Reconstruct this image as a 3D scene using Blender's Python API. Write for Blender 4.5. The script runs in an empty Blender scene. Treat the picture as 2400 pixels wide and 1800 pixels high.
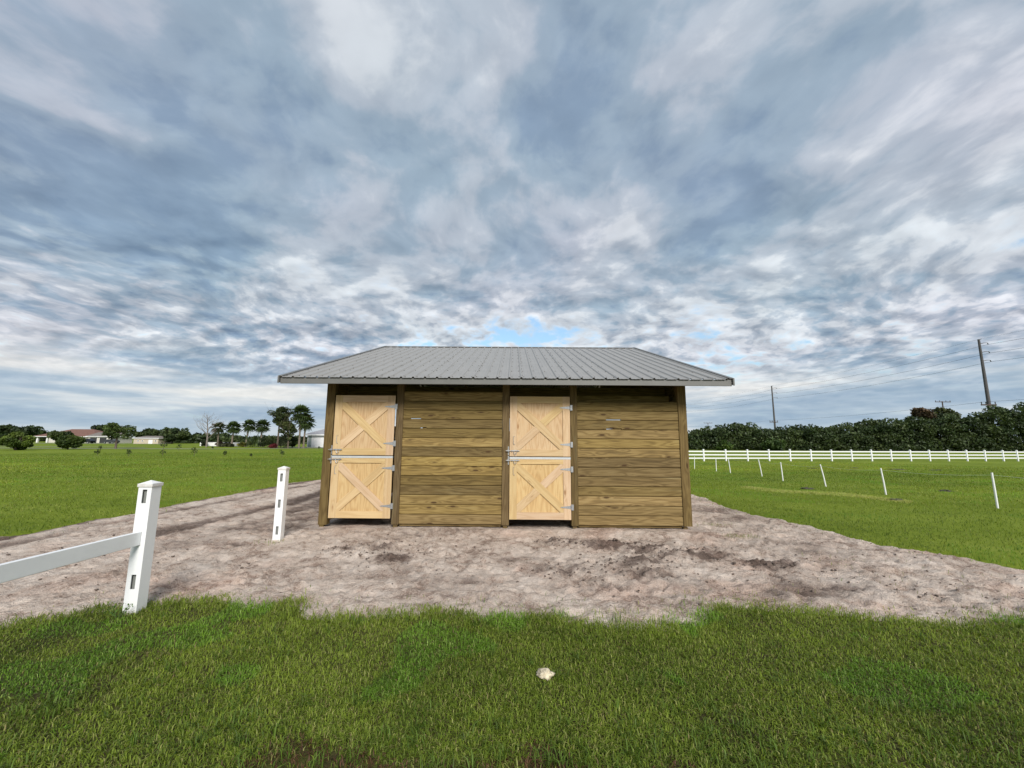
import bpy, bmesh, math, random
import numpy as np
from mathutils import Vector, Matrix
R = math.radians
sc = bpy.context.scene
col = sc.collection

# ------------------------------------------------------------------ camera, light, exposure
CAM = Vector((0.162, -8.124, 1.723))
cam_data = bpy.data.cameras.new('camera')
cam = bpy.data.objects.new('camera', cam_data)
col.objects.link(cam)
cam.location = CAM
cam_data.sensor_width = 36.0
cam_data.lens = 36.0 * 936.94 / 2400.0
cam_data.clip_start = 0.05
cam_data.clip_end = 6000
PITCH, ROLL, YAW = 0.139, 0.007, 0.005
fwd = Vector((-math.sin(YAW) * math.cos(PITCH), math.cos(YAW) * math.cos(PITCH), math.sin(PITCH)))
right0 = Vector((math.cos(YAW), math.sin(YAW), 0))
up0 = right0.cross(fwd)
# the photograph leans a little: the horizon falls towards the right
rt = right0 * math.cos(ROLL) + up0 * math.sin(ROLL)
up = up0 * math.cos(ROLL) - right0 * math.sin(ROLL)
m3 = Matrix((rt, up, -fwd)).transposed()
cam.rotation_euler = m3.to_euler()
sc.camera = cam

sc.view_settings.view_transform = 'Standard'
sc.view_settings.look = 'None'
sc.view_settings.gamma = 1.0
sc.view_settings.use_curve_mapping = False
EXPO = 1.5
sc.view_settings.exposure = EXPO
sc.render.engine = 'CYCLES'
sc.cycles.use_denoising = True
sc.cycles.max_bounces = 6
sc.cycles.sample_clamp_indirect = 4.0

SUN_EL, SUN_AZ = R(35), R(163)      # azimuth clockwise from +Y: behind the camera, a little to the right
sun_dir = Vector((math.sin(SUN_AZ) * math.cos(SUN_EL), math.cos(SUN_AZ) * math.cos(SUN_EL), math.sin(SUN_EL)))
sun = bpy.data.lights.new('sun', 'SUN')
sun.energy = 1.5
sun.angle = R(20)
sun.color = (1.0, 0.95, 0.88)
sun_o = bpy.data.objects.new('sun', sun)
col.objects.link(sun_o)
sun_o.rotation_euler = sun_dir.to_track_quat('Z', 'Y').to_euler()


class NT:
    """small helper to write node trees as expressions"""
    def __init__(self, tree):
        self.t = tree
        self.n = tree.nodes
        self.l = tree.links

    def node(self, kind, **kw):
        nd = self.n.new(kind)
        for k, v in kw.items():
            setattr(nd, k, v)
        return nd

    def set(self, sock, v):
        if isinstance(v, bpy.types.NodeSocket):
            self.l.new(v, sock)
        elif v is not None:
            sock.default_value = v

    def math(self, op, a, b=None, c=None, clamp=False):
        nd = self.node('ShaderNodeMath', operation=op, use_clamp=clamp)
        self.set(nd.inputs[0], a)
        if b is not None:
            self.set(nd.inputs[1], b)
        if c is not None:
            self.set(nd.inputs[2], c)
        return nd.outputs[0]

    def vmath(self, op, a, b=None, scale=None):
        nd = self.node('ShaderNodeVectorMath', operation=op)
        self.set(nd.inputs[0], a)
        if b is not None:
            self.set(nd.inputs[1], b)
        if scale is not None:
            self.set(nd.inputs[3], scale)
        return nd.outputs[1] if op in ('DOT_PRODUCT', 'LENGTH', 'DISTANCE') else nd.outputs[0]

    def noise(self, vec, scale, detail=4, rough=0.55, lac=2.0, dist=0.0, out=0, dim='3D'):
        nd = self.node('ShaderNodeTexNoise', noise_dimensions=dim)
        self.set(nd.inputs['Vector'], vec)
        self.set(nd.inputs['Scale'], scale)
        self.set(nd.inputs['Detail'], detail)
        self.set(nd.inputs['Roughness'], rough)
        self.set(nd.inputs['Lacunarity'], lac)
        self.set(nd.inputs['Distortion'], dist)
        return nd.outputs[out]

    def ramp(self, fac, stops, interp='LINEAR'):
        nd = self.node('ShaderNodeValToRGB')
        cr = nd.color_ramp
        cr.interpolation = interp
        while len(cr.elements) < len(stops):
            cr.elements.new(0.5)
        for e, (p, c) in zip(cr.elements, stops):
            e.position = p
            e.color = (c[0], c[1], c[2], 1) if not isinstance(c, (int, float)) else (c, c, c, 1)
        self.set(nd.inputs[0], fac)
        return nd.outputs[0]

    def mix(self, fac, a, b, mode='MIX'):
        nd = self.node('ShaderNodeMix', data_type='RGBA', blend_type=mode)
        self.set(nd.inputs[0], fac)
        for i, v in ((6, a), (7, b)):
            if isinstance(v, tuple) and len(v) == 3:
                v = (*v, 1)
            self.set(nd.inputs[i], v)
        return nd.outputs[2]

    def maprange(self, v, a, b, c=0.0, d=1.0, smooth=True):
        nd = self.node('ShaderNodeMapRange', interpolation_type='SMOOTHSTEP' if smooth else 'LINEAR')
        self.set(nd.inputs[0], v)
        for i, x in zip((1, 2, 3, 4), (a, b, c, d)):
            self.set(nd.inputs[i], x)
        return nd.outputs[0]

    def combine(self, x, y, z):
        nd = self.node('ShaderNodeCombineXYZ')
        for i, v in enumerate((x, y, z)):
            self.set(nd.inputs[i], v)
        return nd.outputs[0]

    def sep(self, v):
        nd = self.node('ShaderNodeSeparateXYZ')
        self.set(nd.inputs[0], v)
        return nd.outputs

    def mapping(self, v, loc=(0, 0, 0), rot=(0, 0, 0), scale=(1, 1, 1)):
        nd = self.node('ShaderNodeMapping')
        self.set(nd.inputs[0], v)
        nd.inputs[1].default_value = loc
        nd.inputs[2].default_value = rot
        nd.inputs[3].default_value = scale
        return nd.outputs[0]


def build_world():
    w = bpy.data.worlds.new('World')
    sc.world = w
    w.use_nodes = True
    t = w.node_tree
    t.nodes.clear()
    k = NT(t)
    STR = 0.1
    G = 1.0 / (STR * 2 ** EXPO)          # cloud colours below are written as they should appear
    d = k.vmath('NORMALIZE', k.node('ShaderNodeTexCoord').outputs['Generated'])
    dx, dy, dz = k.sep(d)
    zc = k.math('MAXIMUM', dz, 0.0)
    den = k.math('ADD', zc, 0.23)
    # the cloud deck is a layer overhead: direction -> place on that layer
    P = k.combine(k.math('DIVIDE', dx, den), k.math('DIVIDE', dy, den), 0.0)
    sky = k.node('ShaderNodeTexSky', sky_type='NISHITA', sun_disc=False, sun_elevation=SUN_EL, sun_rotation=SUN_AZ,
                 air_density=1.3, dust_density=0.6, ozone_density=1.5)
    blue = sky.outputs[0]
    wv = k.noise(P, 0.8, 4, 0.5, out=1)
    wv = k.vmath('SCALE', k.vmath('SUBTRACT', wv, (0.5, 0.5, 0.5)), scale=0.55)
    Q = k.vmath('ADD', P, wv)
    # big masses drawn out along the wind, then puffs, then wisps
    A = k.noise(k.mapping(Q, (3.1, 7.7, 0.4), (0, 0, R(6)), (1.0, 0.75, 1)), 1.6, 2.0, 0.45)
    Bv = k.mapping(Q, (11.3, 2.2, 3.7), (0, 0, R(-8)), (1.0, 0.95, 1))
    B = k.noise(Bv, 4.2, 6.0, 0.52)
    Bs = k.noise(k.vmath('ADD', Bv, (0.0, -0.05, 0.0)), 4.2, 3.0, 0.5)
    Cn = k.noise(k.mapping(Q, (5.0, 9.0, 1.0), (0, 0, 0), (1.0, 0.9, 1)), 10.0, 6.0, 0.55)
    thick = k.math('ADD', k.math('MULTIPLY', A, 0.24), k.math('ADD', k.math('MULTIPLY', B, 0.40), k.math('MULTIPLY', Cn, 0.22)))
    thick = k.math('SUBTRACT', thick, -0.07)
    # where the deck is thinner or denser in the photograph: (x, y, z of the direction, width, amount)
    for (px, py, pz, wd, am) in BLOBS:
        n = math.sqrt(px * px + py * py + pz * pz)
        dd = k.vmath('DISTANCE', d, (px / n, py / n, pz / n))
        g = k.maprange(dd, 0.0, wd, am, 0.0)
        thick = k.math('ADD', thick, g)
    # the deck thins towards the far edge, where puffs show light between them
    far = k.maprange(dz, 0.46, 0.15, 0.0, 1.0)
    puff = k.math('MULTIPLY', k.math('SUBTRACT', Cn, 0.5), k.math('MULTIPLY', far, 0.62))
    thick = k.math('SUBTRACT', k.math('ADD', thick, puff), k.math('MULTIPLY', far, 0.055))
    c = k.ramp(thick, [(0.25, (0.84, 0.86, 0.87)), (0.37, (0.66, 0.70, 0.76)), (0.45, (0.47, 0.53, 0.615)),
                       (0.53, (0.335, 0.43, 0.535)), (0.61, (0.255, 0.35, 0.475)), (0.75, (0.20, 0.292, 0.425))], 'EASE')
    # light rim on the sunward side of each puff
    rim = k.math('MULTIPLY', k.math('SUBTRACT', Bs, B), k.maprange(dz, 0.55, 0.15, 0.5, 1.5))
    c = k.mix(1.0, c, k.combine(*[k.math('ADD', 1.0, k.math('MULTIPLY', rim, f)) for f in (1.5, 1.4, 1.25)]), 'MULTIPLY')
    # slow drift of tint: lilac-grey and green-grey patches
    tn = k.noise(P, 1.1, 2, 0.5, out=1)
    c = k.mix(0.13, c, k.mix(1.0, c, k.ramp(k.sep(tn)[0], [(0.3, (0.75, 1.05, 1.0)), (0.5, (1.0, 1.0, 1.0)), (0.7, (1.2, 0.95, 1.15))]), 'MULTIPLY'))
    c = k.vmath('SCALE', c, scale=G)
    blue = k.vmath('MULTIPLY', blue, (0.42, 0.54, 0.62))
    blue = k.mix(0.2, blue, tuple(x * G for x in (0.75, 0.82, 0.86)))
    gap = k.maprange(thick, 0.17, 0.37)
    s = k.mix(gap, blue, c)
    # pale air and layered bands low over the horizon
    band = k.noise(k.combine(k.math('MULTIPLY', dx, 1.6), k.math('MULTIPLY', dy, 1.6), k.math('MULTIPLY', dz, 15.0)), 1.6, 5, 0.55)
    lowc = k.ramp(band, [(0.36, (0.34, 0.46, 0.59)), (0.47, (0.46, 0.57, 0.67)), (0.55, (0.68, 0.74, 0.78)), (0.64, (0.88, 0.88, 0.85))])
    lowc = k.vmath('SCALE', lowc, scale=G)
    low = k.maprange(dz, 0.21, 0.07, 0.0, 0.9)
    s = k.mix(low, s, lowc)
    haze = k.maprange(dz, 0.05, -0.02, 0.0, 0.75)
    s = k.mix(haze, s, tuple(x * G for x in (0.42, 0.53, 0.62)))
    bg = k.node('ShaderNodeBackground')
    k.l.new(s, bg.inputs[0])
    bg.inputs[1].default_value = STR
    out = k.node('ShaderNodeOutputWorld')
    k.l.new(bg.outputs[0], out.inputs[0])
    w.cycles.sampling_method = 'MANUAL'
    w.cycles.sample_map_resolution = 512


BLOBS = [(-0.673,0.498,0.547,0.300,-0.07), (-0.636,0.548,0.544,0.163,-0.05), (-0.273,0.657,0.703,0.163,-0.09), (-0.309,0.616,0.725,0.125,-0.04), (-0.091,0.645,0.759,0.200,-0.05), (-0.013,0.703,0.711,0.175,-0.08), (0.068,0.691,0.720,0.125,0.05), (0.006,0.750,0.661,0.150,0.03), (-0.510,0.688,0.516,0.188,-0.06), (-0.563,0.643,0.519,0.150,-0.03), (-0.690,0.556,0.463,0.325,0.05), (-0.572,0.599,0.560,0.325,0.04), (-0.730,0.543,0.414,0.250,0.03), (-0.573,0.690,0.442,0.250,0.04), (0.049,0.834,0.549,0.112,-0.10), (0.231,0.861,0.453,0.188,-0.09), (-0.120,0.860,0.496,0.125,-0.05), (-0.465,0.805,0.368,0.125,-0.10), (-0.287,0.883,0.371,0.075,-0.10), (-0.093,0.967,0.236,0.062,-0.18), (-0.024,0.968,0.249,0.075,-0.25), (0.056,0.965,0.255,0.081,-0.28), (0.141,0.957,0.254,0.081,-0.27), (0.213,0.948,0.236,0.062,-0.19), (0.452,0.874,0.177,0.163,-0.10), (-0.127,0.960,0.248,0.112,-0.08), (0.507,0.849,0.152,0.125,-0.08), (0.758,0.573,0.312,0.062,-0.12), (0.136,0.780,0.610,0.350,0.03), (0.379,0.787,0.487,0.250,0.06), (0.628,0.637,0.447,0.312,-0.03), (0.699,0.524,0.486,0.225,-0.07), (0.278,0.621,0.733,0.200,-0.04), (0.412,0.589,0.695,0.150,-0.03), (0.550,0.754,0.359,0.150,-0.10), (0.717,0.628,0.301,0.188,-0.06), (0.075,0.901,0.426,0.125,-0.04), (-0.662,0.657,0.359,0.225,0.03), (-0.236,0.946,0.221,0.125,-0.08), (0.363,0.904,0.226,0.175,-0.08), (0.269,0.804,0.530,0.075,-0.04)]

build_world()

# ------------------------------------------------------------------ helpers
rng = np.random.default_rng(7)
random.seed(7)


def tag(o, label=None, cat=None, group=None, kind=None):
    if label:
        o['label'] = label
    if cat:
        o['category'] = cat
    if group:
        o['group'] = group
    if kind:
        o['kind'] = kind
    return o


def link(name, data, mat=None, parent=None, loc=(0, 0, 0), rot=(0, 0, 0)):
    o = bpy.data.objects.new(name, data)
    col.objects.link(o)
    o.location = loc
    o.rotation_euler = rot
    if mat is not None and not data.materials:
        data.materials.append(mat)
    if parent is not None:
        o.parent = parent
    return o


def empty(name, loc=(0, 0, 0), rz=0.0):
    o = bpy.data.objects.new(name, None)
    o.empty_display_size = 0.2
    col.objects.link(o)
    o.location = loc
    o.rotation_euler = (0, 0, rz)
    return o


class MB:
    def __init__(self):
        self.v = []
        self.f = []

    def add(self, vs, fs):
        b = len(self.v)
        self.v += [tuple(p) for p in vs]
        self.f += [tuple(b + i for i in f) for f in fs]
        return self

    def box(self, x0, x1, y0, y1, z0, z1):
        vs = [(x, y, z) for z in (z0, z1) for y in (y0, y1) for x in (x0, x1)]
        return self.add(vs, [(0, 2, 3, 1), (4, 5, 7, 6), (0, 1, 5, 4), (2, 6, 7, 3), (0, 4, 6, 2), (1, 3, 7, 5)])

    def prism(self, poly, axis, a, b):
        """closed polygon (2-D) pushed along an axis from a to b"""
        n = len(poly)

        def pt(p, t):
            return {'x': (t, p[0], p[1]), 'y': (p[0], t, p[1]), 'z': (p[0], p[1], t)}[axis]
        vs = [pt(p, a) for p in poly] + [pt(p, b) for p in poly]
        fs = [tuple(range(n)), tuple(range(2 * n - 1, n - 1, -1))]
        fs += [(i, i + n, (i + 1) % n + n, (i + 1) % n) for i in range(n)]
        return self.add(vs, fs)

    def cbox(self, x0, x1, y0, y1, z0, z1, c):
        """box with its four long edges (along its longest side) chamfered by c"""
        dims = (x1 - x0, y1 - y0, z1 - z0)
        k = dims.index(max(dims))
        lo, hi = [(y0, z0, y1, z1), (x0, z0, x1, z1), (x0, y0, x1, y1)][k], None
        a0, b0, a1, b1 = lo
        poly = [(a0 + c, b0), (a1 - c, b0), (a1, b0 + c), (a1, b1 - c), (a1 - c, b1), (a0 + c, b1), (a0, b1 - c), (a0, b0 + c)]
        ax = 'xyz'[k]
        t0, t1 = [(x0, x1), (y0, y1), (z0, z1)][k]
        return self.prism(poly, ax, t0, t1)

    def tube(self, pts, rad, seg=6, cap=True):
        pts = [Vector(p) for p in pts]
        if not isinstance(rad, (list, tuple)):
            rad = [rad] * len(pts)
        b = len(self.v)
        n = len(pts)
        for i, p in enumerate(pts):
            t = (pts[min(i + 1, n - 1)] - pts[max(i - 1, 0)])
            t = t.normalized() if t.length > 1e-9 else Vector((0, 0, 1))
            s = t.cross(Vector((0, 0, 1)) if abs(t.z) < 0.9 else Vector((1, 0, 0))).normalized()
            u = s.cross(t)
            for j in range(seg):
                a = 2 * math.pi * j / seg
                q = p + (s * math.cos(a) + u * math.sin(a)) * rad[i]
                self.v.append(tuple(q))
        for i in range(n - 1):
            for j in range(seg):
                j2 = (j + 1) % seg
                self.f.append((b + i * seg + j, b + i * seg + j2, b + (i + 1) * seg + j2, b + (i + 1) * seg + j))
        if cap:
            self.f.append(tuple(b + j for j in range(seg))[::-1])
            self.f.append(tuple(b + (n - 1) * seg + j for j in range(seg)))
        return self

    def mesh(self, name, smooth=False):
        me = bpy.data.meshes.new(name)
        me.from_pydata(self.v, [], self.f)
        bm = bmesh.new()
        bm.from_mesh(me)
        bmesh.ops.recalc_face_normals(bm, faces=bm.faces)
        bm.to_mesh(me)
        bm.free()
        if smooth:
            me.polygons.foreach_set('use_smooth', [True] * len(me.polygons))
        return me

    def build(self, name, mat, parent=None, smooth=False, loc=(0, 0, 0), rot=(0, 0, 0)):
        return link(name, self.mesh(name, smooth), mat, parent, loc, rot)


def np_mesh(name, verts, quads=None, tris=None, smooth=False, colors=None, attrs=None):
    me = bpy.data.meshes.new(name)
    q = np.zeros((0, 4), np.int32) if quads is None else quads.astype(np.int32)
    t = np.zeros((0, 3), np.int32) if tris is None else tris.astype(np.int32)
    loops = np.concatenate([q.ravel(), t.ravel()]).astype(np.int32)
    starts = np.concatenate([np.arange(len(q)) * 4, len(q) * 4 + np.arange(len(t)) * 3]).astype(np.int32)
    me.vertices.add(len(verts))
    me.vertices.foreach_set('co', np.ascontiguousarray(verts, np.float32).ravel())
    me.loops.add(len(loops))
    me.loops.foreach_set('vertex_index', loops)
    me.polygons.add(len(starts))
    me.polygons.foreach_set('loop_start', starts)
    if smooth:
        me.polygons.foreach_set('use_smooth', np.ones(len(starts), bool))
    if colors is not None:
        a = me.attributes.new('tint', 'FLOAT_COLOR', 'POINT')
        c = np.ones((len(verts), 4), np.float32)
        c[:, :3] = colors
        a.data.foreach_set('color', c.ravel())
    for nm, val in (attrs or {}).items():
        a = me.attributes.new(nm, 'FLOAT', 'POINT')
        a.data.foreach_set('value', np.ascontiguousarray(val, np.float32))
    me.update(calc_edges=True)
    return me


def sstep(a, b, x):
    t = np.clip((x - a) / (b - a), 0, 1)
    return t * t * (3 - 2 * t)


_perm = np.random.default_rng(3).random((256, 256))


def vnoise(x, y):
    xi = np.floor(x).astype(int)
    yi = np.floor(y).astype(int)
    fx = x - xi
    fy = y - yi
    fx = fx * fx * fx * (fx * (fx * 6 - 15) + 10)
    fy = fy * fy * fy * (fy * (fy * 6 - 15) + 10)
    g = lambda a, b: _perm[a & 255, b & 255]
    return (g(xi, yi) * (1 - fx) + g(xi + 1, yi) * fx) * (1 - fy) + (g(xi, yi + 1) * (1 - fx) + g(xi + 1, yi + 1) * fx) * fy


def fbm(x, y, oct=4, gain=0.5):
    s = 0
    a = 1.0
    tot = 0
    for i in range(oct):
        c, sn = math.cos(0.6 * i), math.sin(0.6 * i)
        s = s + a * vnoise((c * x - sn * y) * 2 ** i + 17.3 * i, (sn * x + c * y) * 2 ** i + 5.1 * i)
        tot += a
        a *= gain
    return s / tot - 0.5


def ground_z(x, y):
    """lie of the land: falls away gently to the right behind the stable and to the far left"""
    x = np.asarray(x, float)
    y = np.asarray(y, float)
    return -0.65 * sstep(2, 14, x) * sstep(2, 40, y) - 0.5 * sstep(80, 125, y) * sstep(-30, -80, x)


# ------------------------------------------------------------------ materials
MATS = {}


def new_mat(name):
    m = bpy.data.materials.new(name)
    m.use_nodes = True
    m.node_tree.nodes.clear()
    k = NT(m.node_tree)
    p = k.node('ShaderNodeBsdfPrincipled')
    o = k.node('ShaderNodeOutputMaterial')
    k.l.new(p.outputs[0], o.inputs[0])
    MATS[name] = m
    return m, k, p, o


def bump(k, p, h, strength, dist):
    b = k.node('ShaderNodeBump')
    b.inputs['Strength'].default_value = strength
    b.inputs['Distance'].default_value = dist
    k.l.new(h, b.inputs['Height'])
    k.l.new(b.outputs[0], p.inputs['Normal'])


def wood(name, axis, dark, mid, light, ring=9.0, rough=0.75, knots=0.5, tonevar=0.25, across=1.0, knotcol=(0.05, 0.022, 0.008), pale=None, ringamp=0.20):
    m, k, p, o = new_mat(name)
    co = k.node('ShaderNodeTexCoord').outputs['Object']
    rnd = k.node('ShaderNodeObjectInfo').outputs['Random']
    off = k.vmath('SCALE', (37.1, 53.7, 71.3), scale=rnd)
    c = k.vmath('ADD', co, off)
    s = {'x': (0.9, 11, 11), 'y': (11, 0.9, 11), 'z': (11, 11, 0.9)}[axis]
    s = tuple(v * across if v > 1 else v for v in s)
    sv = k.mapping(c, scale=s)
    # knots bend the grain round them
    ks = {'x': (2.2, 7.5, 7.5), 'y': (7.5, 2.2, 7.5), 'z': (7.5, 7.5, 2.2)}[axis]
    kv = k.mapping(c, scale=ks)
    vor = k.node('ShaderNodeTexVoronoi', feature='F1')
    k.l.new(kv, vor.inputs['Vector'])
    vor.inputs['Scale'].default_value = 1.0
    vd = vor.outputs['Distance']
    keep = k.math('GREATER_THAN', k.sep(vor.outputs['Color'])[0], 1.0 - knots)
    knear = k.math('MULTIPLY', k.maprange(vd, 0.50, 0.04), keep)
    kcore = k.math('MULTIPLY', k.maprange(vd, 0.15, 0.09), keep)
    base = k.noise(sv, 0.75, 2.0, 0.45)
    wave = k.math('ADD', k.math('MULTIPLY', base, ring), k.math('MULTIPLY', knear, 1.1))
    rings = k.math('MULTIPLY', k.math('ADD', k.math('SINE', k.math('MULTIPLY', wave, 6.283)), 1.0), 0.5)
    rings = k.math('POWER', rings, 1.6)
    fine = k.noise(k.mapping(c, scale=tuple(v * 5 if v > 1 else v * 3 for v in s)), 1.0, 4.0, 0.65)
    blot = k.noise(sv, 0.35, 3.0, 0.55)
    f = k.math('ADD', k.math('MULTIPLY', rings, ringamp), k.math('ADD', k.math('MULTIPLY', fine, 0.45), k.math('MULTIPLY', blot, 0.38)))
    cc = k.ramp(f, [(0.28, light), (0.52, mid), (0.85, dark)])
    tone = k.math('ADD', 1.0 - tonevar, k.math('MULTIPLY', k.math('FRACT', k.math('MULTIPLY', rnd, 17.31)), 2 * tonevar))
    hue = k.math('FRACT', k.math('MULTIPLY', rnd, 91.7))
    cc = k.mix(1.0, cc, k.combine(tone, tone, k.math('MULTIPLY', tone, k.maprange(hue, 0, 1, 0.85, 1.12))), 'MULTIPLY')
    if pale:
        pn = k.noise(sv, 0.8, 4.0, 0.6)
        cc = k.mix(k.maprange(pn, 0.60, 0.76, 0.0, 0.6), cc, pale)
    cc = k.mix(k.math('MULTIPLY', kcore, 0.85), cc, knotcol)
    cc = k.mix(k.math('MULTIPLY', k.maprange(vd, 0.28, 0.10, 0, 0.35), keep), cc, k.mix(0.5, dark, knotcol))
    k.l.new(cc, p.inputs['Base Color'])
    p.inputs['Roughness'].default_value = rough
    p.inputs['Specular IOR Level'].default_value = 0.25
    bump(k, p, k.math('ADD', fine, k.math('MULTIPLY', rings, -0.6)), 0.35, 0.004)
    return m


def simple(name, colr, rough=0.6, metal=0.0, nscale=0, namp=0.0, bscale=0, bstr=0.0, bdist=0.01, spec=0.5, stretch=(1, 1, 1)):
    m, k, p, o = new_mat(name)
    co = k.node('ShaderNodeTexCoord').outputs['Object']
    cc = (*colr, 1)
    if nscale:
        n = k.noise(k.mapping(co, scale=stretch), nscale, 5, 0.6)
        v = k.maprange(n, 0.3, 0.7, 1 - namp, 1 + namp)
        cc = k.mix(1.0, colr, k.combine(v, v, v), 'MULTIPLY')
    k.set(p.inputs['Base Color'], cc)
    p.inputs['Roughness'].default_value = rough
    p.inputs['Metallic'].default_value = metal
    p.inputs['Specular IOR Level'].default_value = spec
    if bscale:
        bump(k, p, k.noise(co, bscale, 4, 0.6), bstr, bdist)
    return m


treated_x = wood('treated_pine_x', 'x', (0.062, 0.040, 0.014), (0.185, 0.126, 0.045), (0.285, 0.208, 0.084), ring=8, knots=0.5, tonevar=0.34, pale=(0.26, 0.215, 0.105))
treated_y = wood('treated_pine_y', 'y', (0.085, 0.050, 0.014), (0.205, 0.132, 0.043), (0.30, 0.205, 0.073), ring=9, knots=0.42, tonevar=0.24)
treated_z = wood('treated_pine_z', 'z', (0.058, 0.037, 0.014), (0.115, 0.077, 0.031), (0.175, 0.125, 0.055), ring=8, knots=0.35, tonevar=0.16, pale=(0.18, 0.155, 0.085))
pine_x = wood('fresh_pine_x', 'x', (0.43, 0.285, 0.145), (0.54, 0.385, 0.220), (0.60, 0.455, 0.275), ring=5, knots=0.30, tonevar=0.06, knotcol=(0.20, 0.09, 0.03))
pine_z = wood('fresh_pine_z', 'z', (0.43, 0.285, 0.145), (0.54, 0.385, 0.220), (0.60, 0.455, 0.275), ring=5, knots=0.30, tonevar=0.06, knotcol=(0.20, 0.09, 0.03))
ply = wood('plywood', 'z', (0.36, 0.215, 0.100), (0.52, 0.355, 0.195), (0.59, 0.44, 0.260), ring=10, knots=0.10, tonevar=0.05, across=0.6, knotcol=(0.30, 0.15, 0.06), ringamp=0.20)
roof_metal = simple('roof_metal', (0.31, 0.298, 0.278), 0.38, 0.15, nscale=2.5, namp=0.06, bscale=3.0, bstr=0.04, bdist=0.02)
trim_metal = simple('trim_metal', (0.16, 0.158, 0.15), 0.4, 0.15, nscale=3, namp=0.06)
screw_mat = simple('screw', (0.05, 0.045, 0.04), 0.5, 0.3)
galv = simple('galvanised_steel', (0.38, 0.39, 0.40), 0.5, 0.7, nscale=30, namp=0.12)
alum = simple('aluminium_strip', (0.75, 0.76, 0.78), 0.35, 0.6, nscale=8, namp=0.05)


def mat_vinyl():
    """white vinyl, splashed with soil near the ground"""
    m, k, p, o = new_mat('white_vinyl')
    co = k.node('ShaderNodeTexCoord').outputs['Object']
    n = k.noise(co, 14, 5, 0.65)
    zz = k.math('ADD', k.sep(co)[2], k.math('MULTIPLY', n, 0.16))
    cc = k.mix(k.maprange(zz, 0.16, 0.06, 0.0, 0.55), (0.80, 0.81, 0.82), (0.42, 0.35, 0.28))
    cc = k.mix(k.maprange(k.noise(k.mapping(co, scale=(9, 9, 1.2)), 1.0, 4, 0.6), 0.55, 0.75, 0, 0.12), cc, (0.50, 0.49, 0.45))
    k.l.new(cc, p.inputs['Base Color'])
    p.inputs['Roughness'].default_value = 0.4
    return m


vinyl = mat_vinyl()
rail_vinyl = simple('white_vinyl_rail', (0.80, 0.81, 0.82), 0.4, 0.0, nscale=5, namp=0.03)
vinyl_far = simple('white_vinyl_far', (0.78, 0.79, 0.80), 0.5)
slot_mat = simple('slot_inside', (0.20, 0.21, 0.20), 0.8)
stake_mat = simple('white_plastic_stake', (0.78, 0.79, 0.78), 0.5)
bark = simple('bark', (0.11, 0.085, 0.065), 0.9, nscale=6, namp=0.3, stretch=(1, 1, 0.3), bscale=9, bstr=0.6, bdist=0.05)
palm_bark = simple('palm_trunk', (0.17, 0.14, 0.11), 0.9, nscale=5, namp=0.3, stretch=(0.3, 0.3, 3))
bare_bark = simple('bare_branch', (0.20, 0.17, 0.15), 0.9, nscale=3, namp=0.2)
concrete = simple('concrete_pole', (0.085, 0.08, 0.082), 0.85, nscale=1.5, namp=0.15, stretch=(1, 1, 0.2))
dark_wood = simple('creosoted_pole', (0.08, 0.06, 0.05), 0.9, nscale=2, namp=0.2)
wire_mat = simple('cable', (0.05, 0.05, 0.055), 0.6)
stucco_beige = simple('stucco_beige', (0.50, 0.43, 0.33), 0.9, nscale=1.2, namp=0.06)
stucco_pale = simple('stucco_pale', (0.56, 0.53, 0.48), 0.9, nscale=1.2, namp=0.06)
stucco_sage = simple('siding_sage', (0.36, 0.42, 0.40), 0.85, nscale=2, namp=0.05)
shingle_red = simple('roof_red_brown', (0.16, 0.082, 0.062), 0.9, nscale=3, namp=0.25)
shingle_grey = simple('roof_grey_brown', (0.17, 0.15, 0.135), 0.9, nscale=3, namp=0.2)
shingle_slate = simple('roof_slate', (0.27, 0.27, 0.29), 0.7, nscale=2, namp=0.08)
white_paint = simple('white_paint', (0.76, 0.76, 0.77), 0.5, nscale=3, namp=0.03)
window_glass = simple('window_glass', (0.02, 0.025, 0.03), 0.08)
car_black = simple('car_paint_black', (0.012, 0.013, 0.018), 0.18)
car_silver = simple('car_paint_dark_grey', (0.06, 0.062, 0.068), 0.25, 0.3)
rubber = simple('tyre_rubber', (0.02, 0.02, 0.02), 0.9)
road_mat = simple('pale_asphalt', (0.33, 0.32, 0.29), 0.9, nscale=0.6, namp=0.12)
stone_mat = simple('limestone', (0.46, 0.40, 0.29), 0.9, nscale=16, namp=0.6, bscale=40, bstr=0.9, bdist=0.01)
mound_mat = simple('mound_soil', (0.055, 0.05, 0.035), 0.95, nscale=6, namp=0.4, bscale=20, bstr=0.9, bdist=0.02)
clod_mat = simple('dark_soil', (0.12, 0.09, 0.073), 0.95, nscale=8, namp=0.35, bscale=25, bstr=0.8, bdist=0.01)


def leaf_mat(name, trans=0.3, rough=0.6):
    """colour comes from each leaf's own tint"""
    m, k, p, o = new_mat(name)
    at = k.node('ShaderNodeAttribute', attribute_name='tint')
    k.l.new(at.outputs['Color'], p.inputs['Base Color'])
    p.inputs['Roughness'].default_value = rough
    p.inputs['Specular IOR Level'].default_value = 0.3
    tr = k.node('ShaderNodeBsdfTranslucent')
    k.l.new(k.mix(1.0, at.outputs['Color'], (1.25, 1.2, 0.6), 'MULTIPLY'), tr.inputs[0])
    mx = k.node('ShaderNodeMixShader')
    mx.inputs[0].default_value = trans
    k.l.new(p.outputs[0], mx.inputs[1])
    k.l.new(tr.outputs[0], mx.inputs[2])
    k.l.new(mx.outputs[0], o.inputs[0])
    return m


grass_blade = leaf_mat('grass_blade', 0.40, 0.55)
leaf = leaf_mat('leaf', 0.25, 0.55)


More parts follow.
